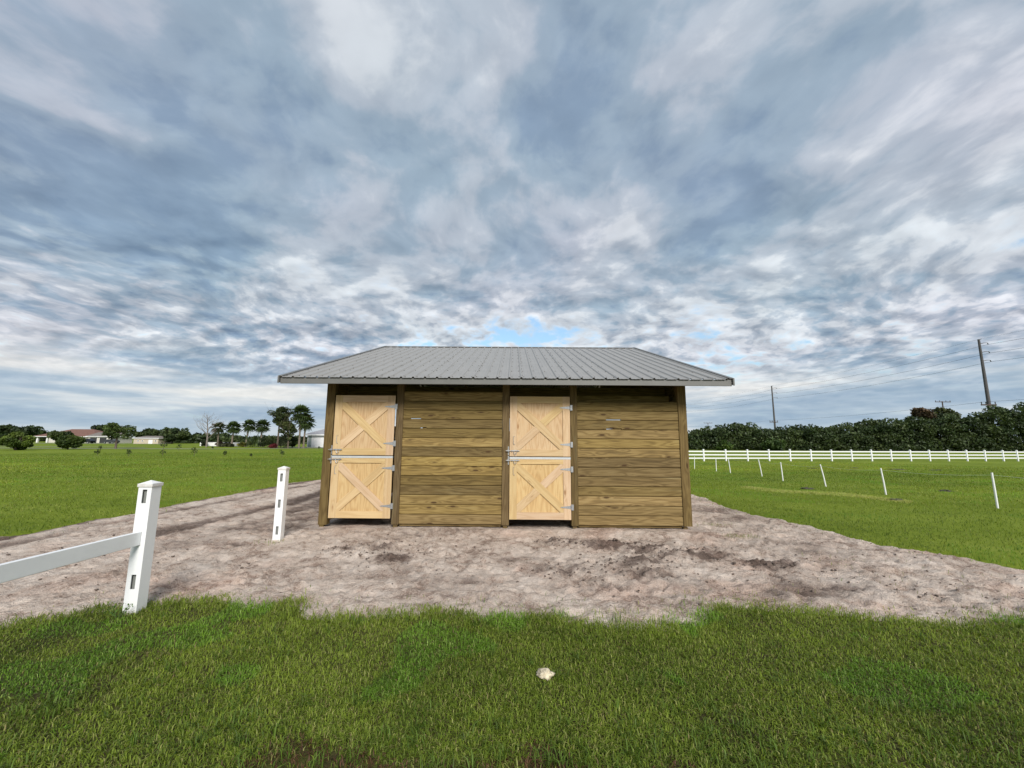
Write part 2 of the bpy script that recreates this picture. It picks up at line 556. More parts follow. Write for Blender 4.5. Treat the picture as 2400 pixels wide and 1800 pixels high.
def mat_field():
    m, k, p, o = new_mat('field_grass')
    co = k.node('ShaderNodeTexCoord').outputs['Object']
    n1 = k.noise(co, 0.16, 4, 0.55)
    n2 = k.noise(co, 1.1, 5, 0.6)
    n3 = k.noise(co, 14.0, 5, 0.7)
    # mowing passes and growth run across the field
    n4 = k.noise(k.mapping(co, rot=(0, 0, R(14)), scale=(0.06, 0.55, 1)), 1.0, 4, 0.6)
    f = k.math('ADD', k.math('MULTIPLY', n1, 0.3), k.math('ADD', k.math('MULTIPLY', n2, 0.28), k.math('ADD', k.math('MULTIPLY', n3, 0.32), k.math('MULTIPLY', n4, 0.35))))
    cc = k.ramp(f, [(0.44, (0.076, 0.112, 0.010)), (0.58, (0.132, 0.180, 0.016)), (0.70, (0.178, 0.228, 0.026)), (0.85, (0.235, 0.26, 0.055))])
    # thin, earthy turf where the near lawn was trodden
    yy = k.sep(co)[1]
    xx = k.sep(co)[0]
    near = k.math('MULTIPLY', k.maprange(yy, -3.2, -3.6), k.maprange(yy, -12.0, -9.0))
    cc = k.mix(k.math('MULTIPLY', near, k.maprange(k.noise(co, 2.2, 4, 0.6), 0.35, 0.6, 0.75, 0.98)), cc, (0.048, 0.042, 0.018))
    rnd = k.math('MULTIPLY', k.maprange(k.math('ADD', yy, k.math('MULTIPLY', k.noise(co, 3.0, 4, 0.6), 0.5)), -5.66, -5.80), k.maprange(yy, -6.6, -6.3))
    sid = k.math('MULTIPLY', k.maprange(xx, -1.75, -1.35), k.maprange(xx, 2.1, 1.3))
    cc = k.mix(k.math('MULTIPLY', rnd, sid), cc, (0.075, 0.040, 0.022))
    k.l.new(cc, p.inputs['Base Color'])
    p.inputs['Roughness'].default_value = 0.95
    p.inputs['Specular IOR Level'].default_value = 0.1
    bump(k, p, k.math('ADD', n3, k.math('MULTIPLY', k.noise(co, 45, 3, 0.7), 0.5)), 0.8, 0.03)
    return m


def mat_dirt():
    m, k, p, o = new_mat('sandy_soil')
    co = k.node('ShaderNodeTexCoord').outputs['Object']
    wet = k.node('ShaderNodeAttribute', attribute_name='wet').outputs['Fac']
    n1 = k.noise(co, 1.3, 5, 0.6)
    n2 = k.noise(co, 7.0, 6, 0.65)
    n3 = k.noise(co, 60.0, 4, 0.7)
    f = k.math('ADD', k.math('MULTIPLY', n1, 0.35), k.math('ADD', k.math('MULTIPLY', n2, 0.40), k.math('MULTIPLY', n3, 0.30)))
    dry_or_pale = k.ramp(f, [(0.44, (0.27, 0.200, 0.160)), (0.485, (0.46, 0.362, 0.300)), (0.53, (0.58, 0.48, 0.405)), (0.60, (0.70, 0.60, 0.52))])
    damp = k.ramp(f, [(0.43, (0.075, 0.054, 0.044)), (0.52, (0.165, 0.122, 0.100)), (0.62, (0.30, 0.235, 0.20))])
    w2 = k.maprange(k.math('ADD', wet, k.math('MULTIPLY', k.math('SUBTRACT', n2, 0.5), 1.5)), 0.30, 0.85)
    cc = k.mix(w2, dry_or_pale, damp)
    red = k.maprange(k.noise(co, 0.8, 3, 0.5), 0.52, 0.68, 0.0, 0.35)
    cc = k.mix(red, cc, k.mix(1.0, cc, (1.05, 0.85, 0.78), 'MULTIPLY'))
    k.l.new(cc, p.inputs['Base Color'])
    p.inputs['Roughness'].default_value = 0.95
    p.inputs['Specular IOR Level'].default_value = 0.15
    bump(k, p, k.math('ADD', k.math('MULTIPLY', n2, 1.0), k.math('MULTIPLY', n3, 0.6)), 1.0, 0.05)
    return m


field_mat = mat_field()
dirt_mat = mat_dirt()

# ------------------------------------------------------------------ ground
# outline of the bare ground: near edge (left to right), right side going back, behind the stable, left side coming forward
NEAR = [(-9.4, -7.4), (-6.8, -5.7), (-5.2, -4.75), (-4.42, -4.3), (-4.18, -4.03), (-3.77, -3.84), (-3.36, -3.68), (-2.92, -3.68), (-2.56, -3.86), (-2.42, -3.83),
        (-2.12, -3.81), (-1.88, -4.09), (-1.33, -4.11), (-0.65, -3.91), (-0.13, -4.05), (0.53, -3.98), (0.98, -4.24), (1.31, -4.25),
        (1.83, -4.22), (2.15, -3.95), (2.30, -3.69), (2.7, -3.74), (3.31, -3.87), (3.85, -3.99), (4.54, -4.14), (5.08, -3.98), (7.0, -4.1), (9.9, -4.3)]
RIGHT = [(9.9, -3.3), (8.4, -2.7), (7.34, -2.18), (7.06, -1.51), (6.51, -0.93), (6.37, 0.04), (6.35, 0.46), (6.22, 1.37), (5.9, 1.9), (5.89, 2.88), (6.14, 4.38), (6.1, 5.8), (6.3, 9.0), (6.0, 13.0)]
LEFT = [(-8.3, 13.0), (-8.22, 9.57), (-8.69, 7.96), (-8.58, 5.32), (-8.8, 3.1), (-8.63, 2.13), (-8.5, 1.26), (-8.78, 0.65), (-8.8, 0.09), (-8.7, -0.51), (-8.85, -0.9), (-9.1, -3.0), (-9.4, -5.5)]
POLY = np.array(NEAR + RIGHT + LEFT)


def signed_dist(x, y):
    """positive inside the bare ground"""
    sh = np.shape(x)
    px = np.ravel(x).astype(float)
    py = np.ravel(y).astype(float)
    best = np.full(px.shape, 1e9)
    ins = np.zeros(px.shape, bool)
    n = len(POLY)
    for i in range(n):
        ax, ay = POLY[i]
        bx, by = POLY[(i + 1) % n]
        ex, ey = bx - ax, by - ay
        t = np.clip(((px - ax) * ex + (py - ay) * ey) / (ex * ex + ey * ey), 0, 1)
        best = np.minimum(best, (px - ax - t * ex) ** 2 + (py - ay - t * ey) ** 2)
        if ay != by:
            c = ((ay > py) != (by > py)) & (px < ex * (py - ay) / (ey) + ax)
            ins ^= c
    return (np.sqrt(best) * np.where(ins, 1, -1)).reshape(sh)


def edge_noise(x, y):
    return 0.22 * fbm(x * 2.3, y * 2.3, 4, 0.6) + 0.14 * fbm(x * 9 + 40, y * 9, 3, 0.6)


def field_z(x, y):
    d = np.hypot(np.asarray(x) - CAM.x, np.asarray(y) - CAM.y)
    return ground_z(x, y) + 0.035 * fbm(np.asarray(x) * 0.9 + 9, np.asarray(y) * 0.9, 3) * (1 - sstep(20, 45, d)) + 0.012


def axis_pts(lo, hi, fine_lo, fine_hi, step, growth=1.16):
    a = list(np.arange(fine_lo, fine_hi + 1e-6, step))
    s = step
    x = fine_hi
    while x < hi:
        s *= growth
        x += s
        a.append(min(x, hi))
    s = step
    x = fine_lo
    while x > lo:
        s *= growth
        x -= s
        a.insert(0, max(x, lo))
    return np.array(a)


def grid_faces(nx, ny):
    i = np.arange(nx * ny).reshape(ny, nx)
    return np.stack([i[:-1, :-1], i[:-1, 1:], i[1:, 1:], i[1:, :-1]], -1).reshape(-1, 4)


xs = axis_pts(-2600, 2600, -14, 14, 0.22)
ys = axis_pts(-400, 3600, -10, 14, 0.22)
X, Y = np.meshgrid(xs, ys)
Z = field_z(X, Y)
sdF = signed_dist(X, Y)
Z = Z - 0.08 * sstep(-0.05, 0.32, sdF)          # the turf was stripped under the bare ground
fo = link('ground', np_mesh('ground', np.stack([X, Y, Z], -1).reshape(-1, 3), grid_faces(len(xs), len(ys)), smooth=True), field_mat)
tag(fo, 'wide flat green pasture and mown lawn', kind='structure')

# bare sandy soil, churned by machines
CHURN = [(-1.88, -1.48, .32), (-1.57, -2.05, .22), (1.62, -1.23, .42), (2.72, -1.53, .48), (2.2, -1.35, .3), (1.59, -2.26, .28), (3.62, -2.2, .25), (3.97, -2.26, .22), (1.84, -2.69, .3),
         (0.85, -2.54, .35), (2.1, -2.1, .3), (-2.5, -1.75, .2), (3.2, -1.7, .3), (0.9, -1.1, .25)]
WETP = [(4.04, -3.12, 1.0, .25, .36), (3.48, -2.98, .7, .22, .30), (5.2, -1.2, .8, .5, .35), (0.4, -2.0, 1.2, .25, .3), (-2.6, -2.6, .7, .3, .2), (-1.0, -0.25, 5.0, .35, .30),
        (5.0, 1.6, .7, 1.6, .5), (-4.5, 1.2, .9, 2.2, .42), (-5.0, 4.5, .9, 3.0, .42), (-1.2, -2.9, .8, .25, .3), (1.3, -3.1, .7, .2, .35), (-5.2, -1.4, 1.2, .35, .35)]
px_ = np.arange(-9.8, 10.0, 0.032)
py_ = [-7.5]
while py_[-1] < 13.2:
    d = max(2.0, py_[-1] + 8.1)
    py_.append(py_[-1] + max(0.022, 0.0065 * d) if py_[-1] > -5.2 else py_[-1] + 0.06)
py_ = np.array(py_)
X, Y = np.meshgrid(px_, py_)
sd = signed_dist(X, Y) + edge_noise(X, Y)
rel = 0.055 * fbm(X * 0.9, Y * 0.9, 3) + 0.105 * fbm(X * 3.4 + 11, Y * 4.6 + 3, 4, 0.62)
ridged = np.abs(fbm(X * 5.5 + 2, Y * 8.5 + 31, 3, 0.55))
rel = rel + 0.13 * (0.10 - np.minimum(ridged, 0.17)) + 0.024 * fbm(X * 22, Y * 28, 2)
wet = 0.20 + 0.7 * fbm(X * 0.7 + 4, Y * 1.3 + 8, 5, 0.62) - 2.2 * (rel - 0.055 * fbm(X * 0.9, Y * 0.9, 3))
# wheel ruts along the track at the left
lefts = sstep(-4.6, -5.6, X)
rut_w = np.zeros_like(X)
for rx, wd, am in ((-6.25, .34, .95), (-7.75, .28, .6), (-8.45, .22, .9), (-5.3, .3, .4)):
    cx = rx + 0.25 * np.sin(Y * 0.35 + rx) + 0.15 * fbm(Y * 0.8 + rx * 5, Y * 0 + 3, 2)
    rut_w = np.maximum(rut_w, am * np.exp(-((X - cx) / wd) ** 2) * (0.55 + 0.9 * fbm(X * 2.0, Y * 0.5 + 7 * rx, 3) + 0.2))
rel = rel * (1 - 0.35 * lefts) + lefts * (-0.06 * rut_w + 0.03 * fbm(X * 4.5, Y * 0.7, 4, 0.6))
wet = wet * (1 - 0.5 * lefts) + lefts * rut_w * 1.1
for (cx, cy, r_) in CHURN:
    g = np.exp(-(((X - cx) / (r_ * 1.25)) ** 2 + ((Y - cy) / (r_ * 0.75)) ** 2))
    rel = rel + g * (0.16 * fbm(X * 9 + cx, Y * 9, 3, 0.65) + 0.03)
    wet = wet + 0.8 * g * (0.6 + 1.6 * fbm(X * 6, Y * 6, 3))
for (cx, cy, rx, ry, am) in WETP:
    wet = wet + am * np.exp(-(((X - cx) / rx) ** 2 + ((Y - cy) / ry) ** 2)) * (0.8 + 1.2 * fbm(X * 2.5, Y * 4.5, 3))
# the wind-laid streaks on the right-hand side lie along the slope
rights = sstep(3.0, 5.0, X)
rel = rel + rights * 0.018 * fbm((X + 0.5 * Y) * 1.2, (Y - 0.5 * X) * 9.0, 3)
# boot and hoof prints pressed into the soft sand
fr_ = np.random.default_rng(77)
for _ in range(900):
    cx, cy = fr_.uniform(-8.0, 7.2), fr_.uniform(-4.0, 0.6) if fr_.random() < 0.8 else fr_.uniform(0.6, 6.0)
    i0, i1 = np.searchsorted(px_, (cx - 0.3, cx + 0.3))
    j0, j1 = np.searchsorted(py_, (cy - 0.3, cy + 0.3))
    if i1 - i0 < 4 or j1 - j0 < 4:
        continue
    xx, yy = X[j0:j1, i0:i1] - cx, Y[j0:j1, i0:i1] - cy
    a = fr_.uniform(0, 6.28)
    la, lb = fr_.uniform(0.09, 0.15), fr_.uniform(0.045, 0.07)
    u = (xx * math.cos(a) + yy * math.sin(a)) / la
    v = (-xx * math.sin(a) + yy * math.cos(a)) / lb
    d2 = u * u + v * v
    dp = fr_.uniform(0.008, 0.024)
    rel[j0:j1, i0:i1] += -dp * np.exp(-d2 ** 2) + dp * 0.7 * np.exp(-((np.sqrt(d2) - 1.45) / 0.3) ** 2) * (0.5 + fr_.random())
    wet[j0:j1, i0:i1] += fr_.uniform(0.0, 0.22) * np.exp(-d2 ** 2)
# nearly level where the wall stands, a slight heap in front of it
heap = np.exp(-((Y + 0.28) / 0.22) ** 2) * sstep(-3.9, -3.0, X) * sstep(4.6, 3.2, X)
inb = sstep(-3.9, -3.7, X) * sstep(3.9, 3.7, X) * sstep(-0.35, -0.05, Y)
rel = rel * (1 - 0.75 * inb) + 0.028 * heap
edge = sstep(-0.02, 0.16, sd)
Zp = ground_z(X, Y) + 0.022 + rel * (0.35 + 0.65 * sstep(0, 0.5, sd)) - 0.075 * (1 - edge) - 0.012
fc = grid_faces(len(px_), len(py_))
keep = (sd.ravel()[fc] > -0.22).any(1)
fc = fc[keep]
used = np.unique(fc)
remap = -np.ones(X.size, np.int64)
remap[used] = np.arange(len(used))
V = np.stack([X, Y, Zp], -1).reshape(-1, 3)[used]
do = link('bare_ground', np_mesh('bare_ground', V, remap[fc], smooth=True, attrs={'wet': np.clip(wet.ravel()[used], 0, 1.2)}), dirt_mat)
tag(do, 'bare pale sandy soil churned by wheels round the stable', kind='structure')


def strip(name, pts, wid, mat, label, dz=0.02):
    b = MB()
    L = len(pts)
    P_ = [Vector(p) for p in pts]
    vs = []
    for i, q in enumerate(P_):
        t = (P_[min(i + 1, L - 1)] - P_[max(i - 1, 0)]).normalized()
        s = Vector((-t.y, t.x)) * wid * 0.5
        for e in (q + s, q - s):
            vs.append((e.x, e.y, float(field_z(e.x, e.y)) + dz))
    b.add(vs, [(2 * i, 2 * i + 1, 2 * i + 3, 2 * i + 2) for i in range(L - 1)])
    return tag(b.build(name, mat), label, kind='structure')


strip('road', [(-140, 46.0), (-110, 47.5), (-74, 50), (-58, 51.5), (-46, 53.0), (-40, 58), (-35.5, 62.6), (-20, 66), (20, 70)], 1.5, road_mat, 'narrow pale lane across the far side of the left field', 0.05)
strip('driveway', [(-190, 62), (-120, 61), (-74, 60.5), (-62, 60)], 1.1, road_mat, 'thin pale drive beyond the lane in the left field', 0.05)
strip('house_apron', [(-185, 124), (-150, 126), (-128, 128), (-118, 128)], 4.0, road_mat, 'pale parking apron in front of the far houses', 0.06)

# grass blades: a dense turf near by, thinning with distance
def palette(n, x, y, near):
    t = rng.random(n)
    patch = fbm(x * 0.55 + 3, y * 0.55, 3) + 0.7 * fbm(x * 2.6, y * 2.6 + 5, 2)
    a = np.array([0.105, 0.160, 0.016])
    b = np.array([0.255, 0.335, 0.040])
    c = np.array([0.32, 0.34, 0.10])
    m = np.clip(0.50 + 1.1 * patch + 0.8 * (t - 0.5), 0, 1)[:, None]
    colr = a * (1 - m) + b * m
    hi = (rng.random(n) < 0.15)[:, None]
    colr = np.where(hi, c * (0.7 + 0.5 * rng.random((n, 1))), colr)
    straw = (rng.random(n) < (0.03 if near else 0.02) + 0.25 * np.clip(fbm(x * 1.3 + 60, y * 1.3, 3) - 0.12, 0, 1))[:, None]
    colr = np.where(straw, np.array([0.24, 0.20, 0.085]) * (0.6 + 0.7 * rng.random((n, 1))), colr)
    fresh = (fbm(x * 1.6 - 30, y * 1.6 + 8, 2) > 0.17)[:, None]
    colr = np.where(fresh & ~straw, colr * np.array([0.85, 1.12, 0.9]), colr)
    return colr


def blades(x, y, z, L, w, lean, colr):
    n = len(x)
    th = rng.random(n) * 2 * np.pi
    dirx, diry = np.cos(th), np.sin(th)
    ph = th + np.pi / 2 + rng.normal(0, 0.5, n)
    sx, sy = np.cos(ph) * w * 0.5, np.sin(ph) * w * 0.5
    h1, h2 = L * 0.55 * np.cos(lean * 0.6), L * np.cos(lean) * (0.9 - 0.25 * rng.random(n))
    o1, o2 = L * 0.5 * np.sin(lean * 0.6), L * np.sin(lean) * 1.05
    V = np.empty((n, 5, 3), np.float32)
    V[:, 0] = np.stack([x - sx, y - sy, z - 0.012], -1)
    V[:, 1] = np.stack([x + sx, y + sy, z - 0.012], -1)
    V[:, 2] = np.stack([x + dirx * o1 + sx * 0.85, y + diry * o1 + sy * 0.85, z + h1], -1)
    V[:, 3] = np.stack([x + dirx * o1 - sx * 0.85, y + diry * o1 - sy * 0.85, z + h1], -1)
    V[:, 4] = np.stack([x + dirx * o2, y + diry * o2, z + h2], -1)
    b = np.arange(n)[:, None] * 5
    q = b + np.array([0, 1, 2, 3])
    t = b + np.array([3, 2, 4])
    C = np.repeat(colr[:, None, :], 5, 1)
    return V.reshape(-1, 3), q, t, C.reshape(-1, 3)


def polar(n, r0, r1, half, power=1.0):
    u = rng.random(n)
    r_ = r0 + (r1 - r0) * u ** power
    th = (rng.random(n) * 2 - 1) * half
    return CAM.x + r_ * np.sin(th), CAM.y + r_ * np.cos(th), r_


def grass_object(name, label, parts):
    vs, qs, ts, cs = [], [], [], []
    o = 0
    for V_, q, t, c in parts:
        vs.append(V_)
        qs.append(q + o)
        ts.append(t + o)
        cs.append(c)
        o += len(V_)
    me = np_mesh(name, np.concatenate(vs), np.concatenate(qs), np.concatenate(ts), smooth=True, colors=np.concatenate(cs))
    return tag(link(name, me, grass_blade), label, kind='stuff')


# near lawn
x, y, r_ = polar(560000, 1.2, 8.5, R(76), 1.0)
ok = (signed_dist(x, y) + edge_noise(x, y) < 0.06 + rng.exponential(0.075, len(x))) & (y < 0)
x, y, r_ = x[ok], y[ok], r_[ok]
thatch = sstep(-5.68, -5.84, y + 0.5 * (fbm(x * 3, y * 3, 3))) * sstep(-1.5, -1.0, x) * sstep(1.6, 0.8, x) * 0.8
bald = fbm(x * 1.9 + 14, y * 1.9, 3) + 0.5 * fbm(x * 6, y * 6, 2)
ok = (rng.random(len(x)) > 0.82 * thatch) & ((bald < 0.26) | (rng.random(len(x)) < 0.45))
x, y, r_, thatch = x[ok], y[ok], r_[ok], thatch[ok]
n = len(x)
tall = 0.75 + 0.9 * np.clip(fbm(x * 1.1 + 3, y * 1.1 + 20, 3) + 0.15, 0, 1) + 0.35 * sstep(-0.35, 0.0, signed_dist(x, y))
L = (0.026 + 0.034 * rng.random(n)) * tall
pc = palette(n, x, y, True)
brown = (rng.random(n) < thatch * 0.9)[:, None]
pc = np.where(brown, np.array([0.13, 0.068, 0.036]) * (0.5 + 0.9 * rng.random((n, 1))), pc)
near_parts = [blades(x, y, field_z(x, y), L, 0.0036 + 0.0036 * rng.random(n), np.clip(rng.normal(1.12, 0.36, n), 0.05, 1.5), pc)]
# coarse bright tufts along the bottom of the lawn and on its rim
tx, ty = [], []
for i in range(260):
    cx = rng.uniform(-3.4, 3.8)
    cy = rng.uniform(-6.0, -5.25) if i < 190 else rng.uniform(-5.3, -4.0)
    k_ = rng.integers(8, 18)
    tx.append(cx + rng.normal(0, 0.03, k_))
    ty.append(cy + rng.normal(0, 0.03, k_))
tx, ty = np.concatenate(tx), np.concatenate(ty)
n = len(tx)
pc = np.array([0.10, 0.165, 0.022]) * (0.65 + 0.75 * rng.random((n, 1))) * np.array([1, 1, 1.0])
near_parts.append(blades(tx, ty, field_z(tx, ty), 0.05 + 0.075 * rng.random(n), 0.0045 + 0.003 * rng.random(n), np.clip(rng.normal(0.75, 0.3, n), 0.05, 1.4), pc))
# thin tufts that stand in the bare soil
sx, sy = [], []
for (cx, cy, rr, m_) in ((4.31, -0.51, .16, 130), (4.3, 0.49, .22, 90), (-3.86, -1.2, .20, 60), (5.1, -2.0, .5, 60), (3.0, -3.3, .6, 40), (1.4, -3.95, .35, 160), (-1.4, -3.9, .5, 80), (5.6, -2.9, .8, 60)):
    sx.append(cx + rng.normal(0, rr, m_))
    sy.append(cy + rng.normal(0, rr * 0.5, m_))
sx, sy = np.concatenate(sx), np.concatenate(sy)
n = len(sx)
near_parts.append(blades(sx, sy, ground_z(sx, sy) + 0.012, 0.03 + 0.05 * rng.random(n), np.full(n, 0.004), np.clip(rng.normal(0.8, 0.3, n), 0.05, 1.4), palette(n, sx, sy, True)))
grass_object('lawn_grass', 'short coarse green lawn blades in the foreground', near_parts)

# pasture further out
x, y, r_ = polar(400000, 6.5, 62.0, R(66), 1.5)
ok = signed_dist(x, y) + edge_noise(x, y) < 0.06 + rng.exponential(0.11, len(x))
x, y, r_ = x[ok], y[ok], r_[ok]
ok = ~((np.abs(x) < 4.2) & (y > -0.5)) & (np.abs(x) / (y + 8.2) > 0.22)
x, y, r_ = x[ok], y[ok], r_[ok]
n = len(x)
pc = palette(n, x * 0.45, y * 0.45, False) * np.array([1.0, 1.0, 0.85])
swath = fbm(x * 0.035 + 0.02 * y + 5, y * 0.20 - 0.05 * x, 4, 0.55)
pc = pc * (1 + 1.1 * swath)[:, None] * np.stack([1 + 0.5 * swath, np.ones(n), np.ones(n)], -1)
# a paler, yellower streak in the grass crosses the right-hand paddock
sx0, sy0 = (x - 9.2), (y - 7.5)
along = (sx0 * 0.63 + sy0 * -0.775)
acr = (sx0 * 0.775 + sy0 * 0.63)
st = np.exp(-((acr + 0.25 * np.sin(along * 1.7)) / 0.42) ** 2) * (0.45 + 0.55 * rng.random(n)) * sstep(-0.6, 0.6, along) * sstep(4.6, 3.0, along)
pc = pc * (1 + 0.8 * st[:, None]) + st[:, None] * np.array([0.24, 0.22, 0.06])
fscale = np.clip(r_ / 7.0, 1, 5)
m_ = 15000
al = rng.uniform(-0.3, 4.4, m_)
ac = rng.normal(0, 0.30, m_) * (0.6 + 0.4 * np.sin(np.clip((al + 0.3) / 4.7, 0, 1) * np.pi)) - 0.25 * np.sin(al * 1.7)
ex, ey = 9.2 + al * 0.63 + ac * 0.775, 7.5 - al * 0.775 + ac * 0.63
dry_or_pale = blades(ex, ey, field_z(ex, ey), 0.03 + 0.035 * rng.random(m_), np.full(m_, 0.007), np.clip(rng.normal(1.0, 0.3, m_), 0.05, 1.4),
             np.array([0.50, 0.52, 0.16]) * (0.55 + 0.7 * rng.random((m_, 1))))  # extra pale yellow-green blades along the streak
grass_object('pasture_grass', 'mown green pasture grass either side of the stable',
             [blades(x, y, field_z(x, y), (0.030 + 0.035 * rng.random(n)) * (0.8 + 0.2 * fscale), 0.0042 * fscale, np.clip(rng.normal(0.85, 0.35, n), 0.05, 1.4), pc), dry_or_pale])

# ------------------------------------------------------------------ the stable
HW = 3.66            # half width
DEPTH = 10.742
EAVE_Y, EAVE_Z = -0.60, 2.890
SLOPE = 1.0 / 3.0
RIDGE_Y = DEPTH / 2
RIDGE_Z = EAVE_Z + (RIDGE_Y - EAVE_Y) * SLOPE
RX = 4.297
barn = tag(empty('horse_stable'), 'timber horse stable with grey metal gable roof and two pale split doors', 'stable')


def board_mesh(name, L, h, t, notch=None):
    """wall board lying along x, edges eased so that the joints show as grooves; notch = (x0, x1, depth) cut in the lower edge"""
    c = 0.010
    b = MB()
    if notch is None:
        poly = [(0, c), (c, 0), (t, 0), (t, h + 0.012), (t * .55, h + 0.012), (t * .55, h), (c, h), (0, h - c)]
        b.prism(poly, 'x', 0, L)
    else:
        x0, x1, dp = notch
        for a0, a1, zb in ((0, x0, 0), (x0, x1, dp), (x1, L, 0)):
            b.prism([(0, zb + c), (c, zb), (t, zb), (t, h + 0.012), (t * .55, h + 0.012), (t * .55, h), (c, h), (0, h - c)], 'x', a0, a1)
    return b.mesh(name)


PITCHB = 0.1866
FRONT_Z = [0.078 + PITCHB * i for i in range(15)]


def front_panel(x0, x1, count, notches):
    base = board_mesh('board', x1 - x0, PITCHB - 0.008, 0.038)
    for i in range(count):
        me = board_mesh('board', x1 - x0, PITCHB - 0.008, 0.038, (notches[i][0] - x0, notches[i][1] - x0, 0.016)) if i in notches else base
        link('board', me, treated_x, barn, (x0, 0.0 + rng.uniform(-0.002, 0.002), FRONT_Z[i] + rng.uniform(-0.0012, 0.0012)), (rng.uniform(-0.006, 0.006), rng.uniform(-0.0007, 0.0007), 0))


front_panel(-2.079, -0.069, 14, {11: (-1.93, -1.72), 10: (-1.73, -1.60)})
front_panel(1.447, 3.487, 13, {11: (2.03, 2.33), 10: (2.03, 2.34)})

# posts
def post(name, x0, x1, y0, y1, z0, z1):
    w, d, h = x1 - x0, y1 - y0, z1 - z0
    b = MB().cbox(-w / 2, w / 2, -d / 2, d / 2, 0, h, 0.008)
    return b.build(name, treated_z, barn, loc=((x0 + x1) / 2, (y0 + y1) / 2, z0))


post('corner_post', -3.66, -3.492, -0.022, 0.14, 0.055, 2.87)
post('corner_post', 3.489, 3.66, -0.022, 0.14, 0.075, 2.87)
for a, b_ in ((-2.223, -2.081), (-0.067, 0.077), (1.303, 1.445)):
    post('door_post', a, b_, -0.026, 0.12, 0.072, 2.87)
    post('post_foot', (a + b_) / 2 - 0.045, (a + b_) / 2 + 0.045, 0.0, 0.09, -0.25, 0.071)
for a in (-3.60, 3.53):
    post('post_foot', a - 0.045, a + 0.045, 0.0, 0.09, -0.25, 0.054)
# recessed beam along the top of the wall, in the dark under the eave
MB().cbox(0, 2 * HW - 0.36, 0, 0.05, 0, 0.185, 0.004).build('header_beam', treated_x, barn, loc=(-HW + 0.18, 0.60, 2.68))
MB().cbox(0, 2.036, 0, 0.038, 0, 0.185, 0.004).build('header_board', treated_x, barn, loc=(1.449, 0.42, 2.49))
# bottom rails set back under the boards
for a, b_ in ((-2.079, -0.069), (1.447, 3.487)):
    MB().cbox(0, b_ - a, 0, 0.038, 0, 0.10, 0.004).build('skirt_board', treated_x, barn, loc=(a, 0.05, 0.03))

# side and rear walls, and an added inner screen against light
for sx_ in (-1, 1):
    xw = sx_ * (HW - 0.021)
    L_ = DEPTH - 0.28
    me = MB().cbox(-0.019, 0.019, 0, L_, 0, PITCHB - 0.0035, 0.005).mesh('side_board')
    for i in (0, 1, 2, 3, 4, 5, 6, 7, 8, 9, 10, 14):
        link('side_board', me, treated_y, barn, (xw - sx_ * 0.03, 0.142, FRONT_Z[i]))
    for ya, yb in ((0.142, 4.2), (8.6, DEPTH - 0.138)):        # ventilation opening left between these
        m2 = MB().cbox(-0.019, 0.019, 0, yb - ya, 0, PITCHB - 0.0035, 0.005).mesh('side_board')
        for i in (11, 12, 13):
            link('side_board', m2, treated_y, barn, (xw - sx_ * 0.03, ya, FRONT_Z[i]))
    for i in range(9):
        z0 = FRONT_Z[0] + PITCHB * (15 + i)
        ins = max(0.0, (z0 + PITCHB - EAVE_Z + 0.05) / SLOPE) - 0.60 + 0.25
        ins = max(ins, 0.142)
        if DEPTH - 2 * ins > 0.3:
            MB().cbox(-0.019, 0.019, 0, DEPTH - 2 * ins, 0, PITCHB - 0.0035, 0.005).build('gable_board', treated_y, barn, loc=(xw - sx_ * 0.03, ins, z0))
for i in range(11):
    MB().cbox(0, 2 * HW - 0.4, 0, 0.038, 0, PITCHB - 0.0035, 0.005).build('rear_board', treated_x, barn, loc=(-HW + 0.2, DEPTH - 0.06, FRONT_Z[i]))
for a in (-3.575, -1.2, 1.2, 3.575):
    post('rear_post', a - 0.07, a + 0.07, DEPTH - 0.20, DEPTH - 0.062, -0.2, 2.87)
for i in range(10):  # unseen boards added to stop rear light reaching the gap under the doors
    MB().cbox(0, 2 * HW - 0.2, 0, 0.038, 0, PITCHB - 0.0035, 0.005).build('light_stop_board', treated_x, barn, loc=(-HW + 0.1, RIDGE_Y, FRONT_Z[i] - 0.06))

# ---- split doors
PROUD = -0.034


def clip_poly(poly, x0, x1, z0, z1):
    def cut(P_, f, inter):
        out = []
        for i in range(len(P_)):
            a, b = P_[i], P_[(i + 1) % len(P_)]
            fa, fb = f(a), f(b)
            if fa >= 0:
                out.append(a)
            if (fa >= 0) != (fb >= 0):
                t = fa / (fa - fb)
                out.append((a[0] + (b[0] - a[0]) * t, a[1] + (b[1] - a[1]) * t))
        return out
    for f in (lambda p: p[0] - x0, lambda p: x1 - p[0], lambda p: p[1] - z0, lambda p: z1 - p[1]):
        poly = cut(poly, f, None)
    return poly


def brace(parent, p, q, wid, rect, y0, y1):
    """diagonal board from p to q trimmed to the frame opening; built along its own x axis so that the grain follows it"""
    dx, dz = q[0] - p[0], q[1] - p[1]
    L_ = math.hypot(dx, dz)
    ux, uz = dx / L_, dz / L_
    nx, nz = -uz * wid / 2, ux * wid / 2
    e = 0.3
    poly = [(p[0] - ux * e + nx, p[1] - uz * e + nz), (q[0] + ux * e + nx, q[1] + uz * e + nz), (q[0] + ux * e - nx, q[1] + uz * e - nz), (p[0] - ux * e - nx, p[1] - uz * e - nz)]
    poly = clip_poly(poly, *rect)
    cx, cz = (p[0] + q[0]) / 2, (p[1] + q[1]) / 2
    loc = [((x_ - cx) * ux + (z_ - cz) * uz, -(x_ - cx) * uz + (z_ - cz) * ux) for x_, z_ in poly]
    ang = math.atan2(uz, ux)
    return MB().prism(loc, 'y', y0, y1).build('brace', pine_x, parent, loc=(cx, 0, cz), rot=(0, -ang, 0))


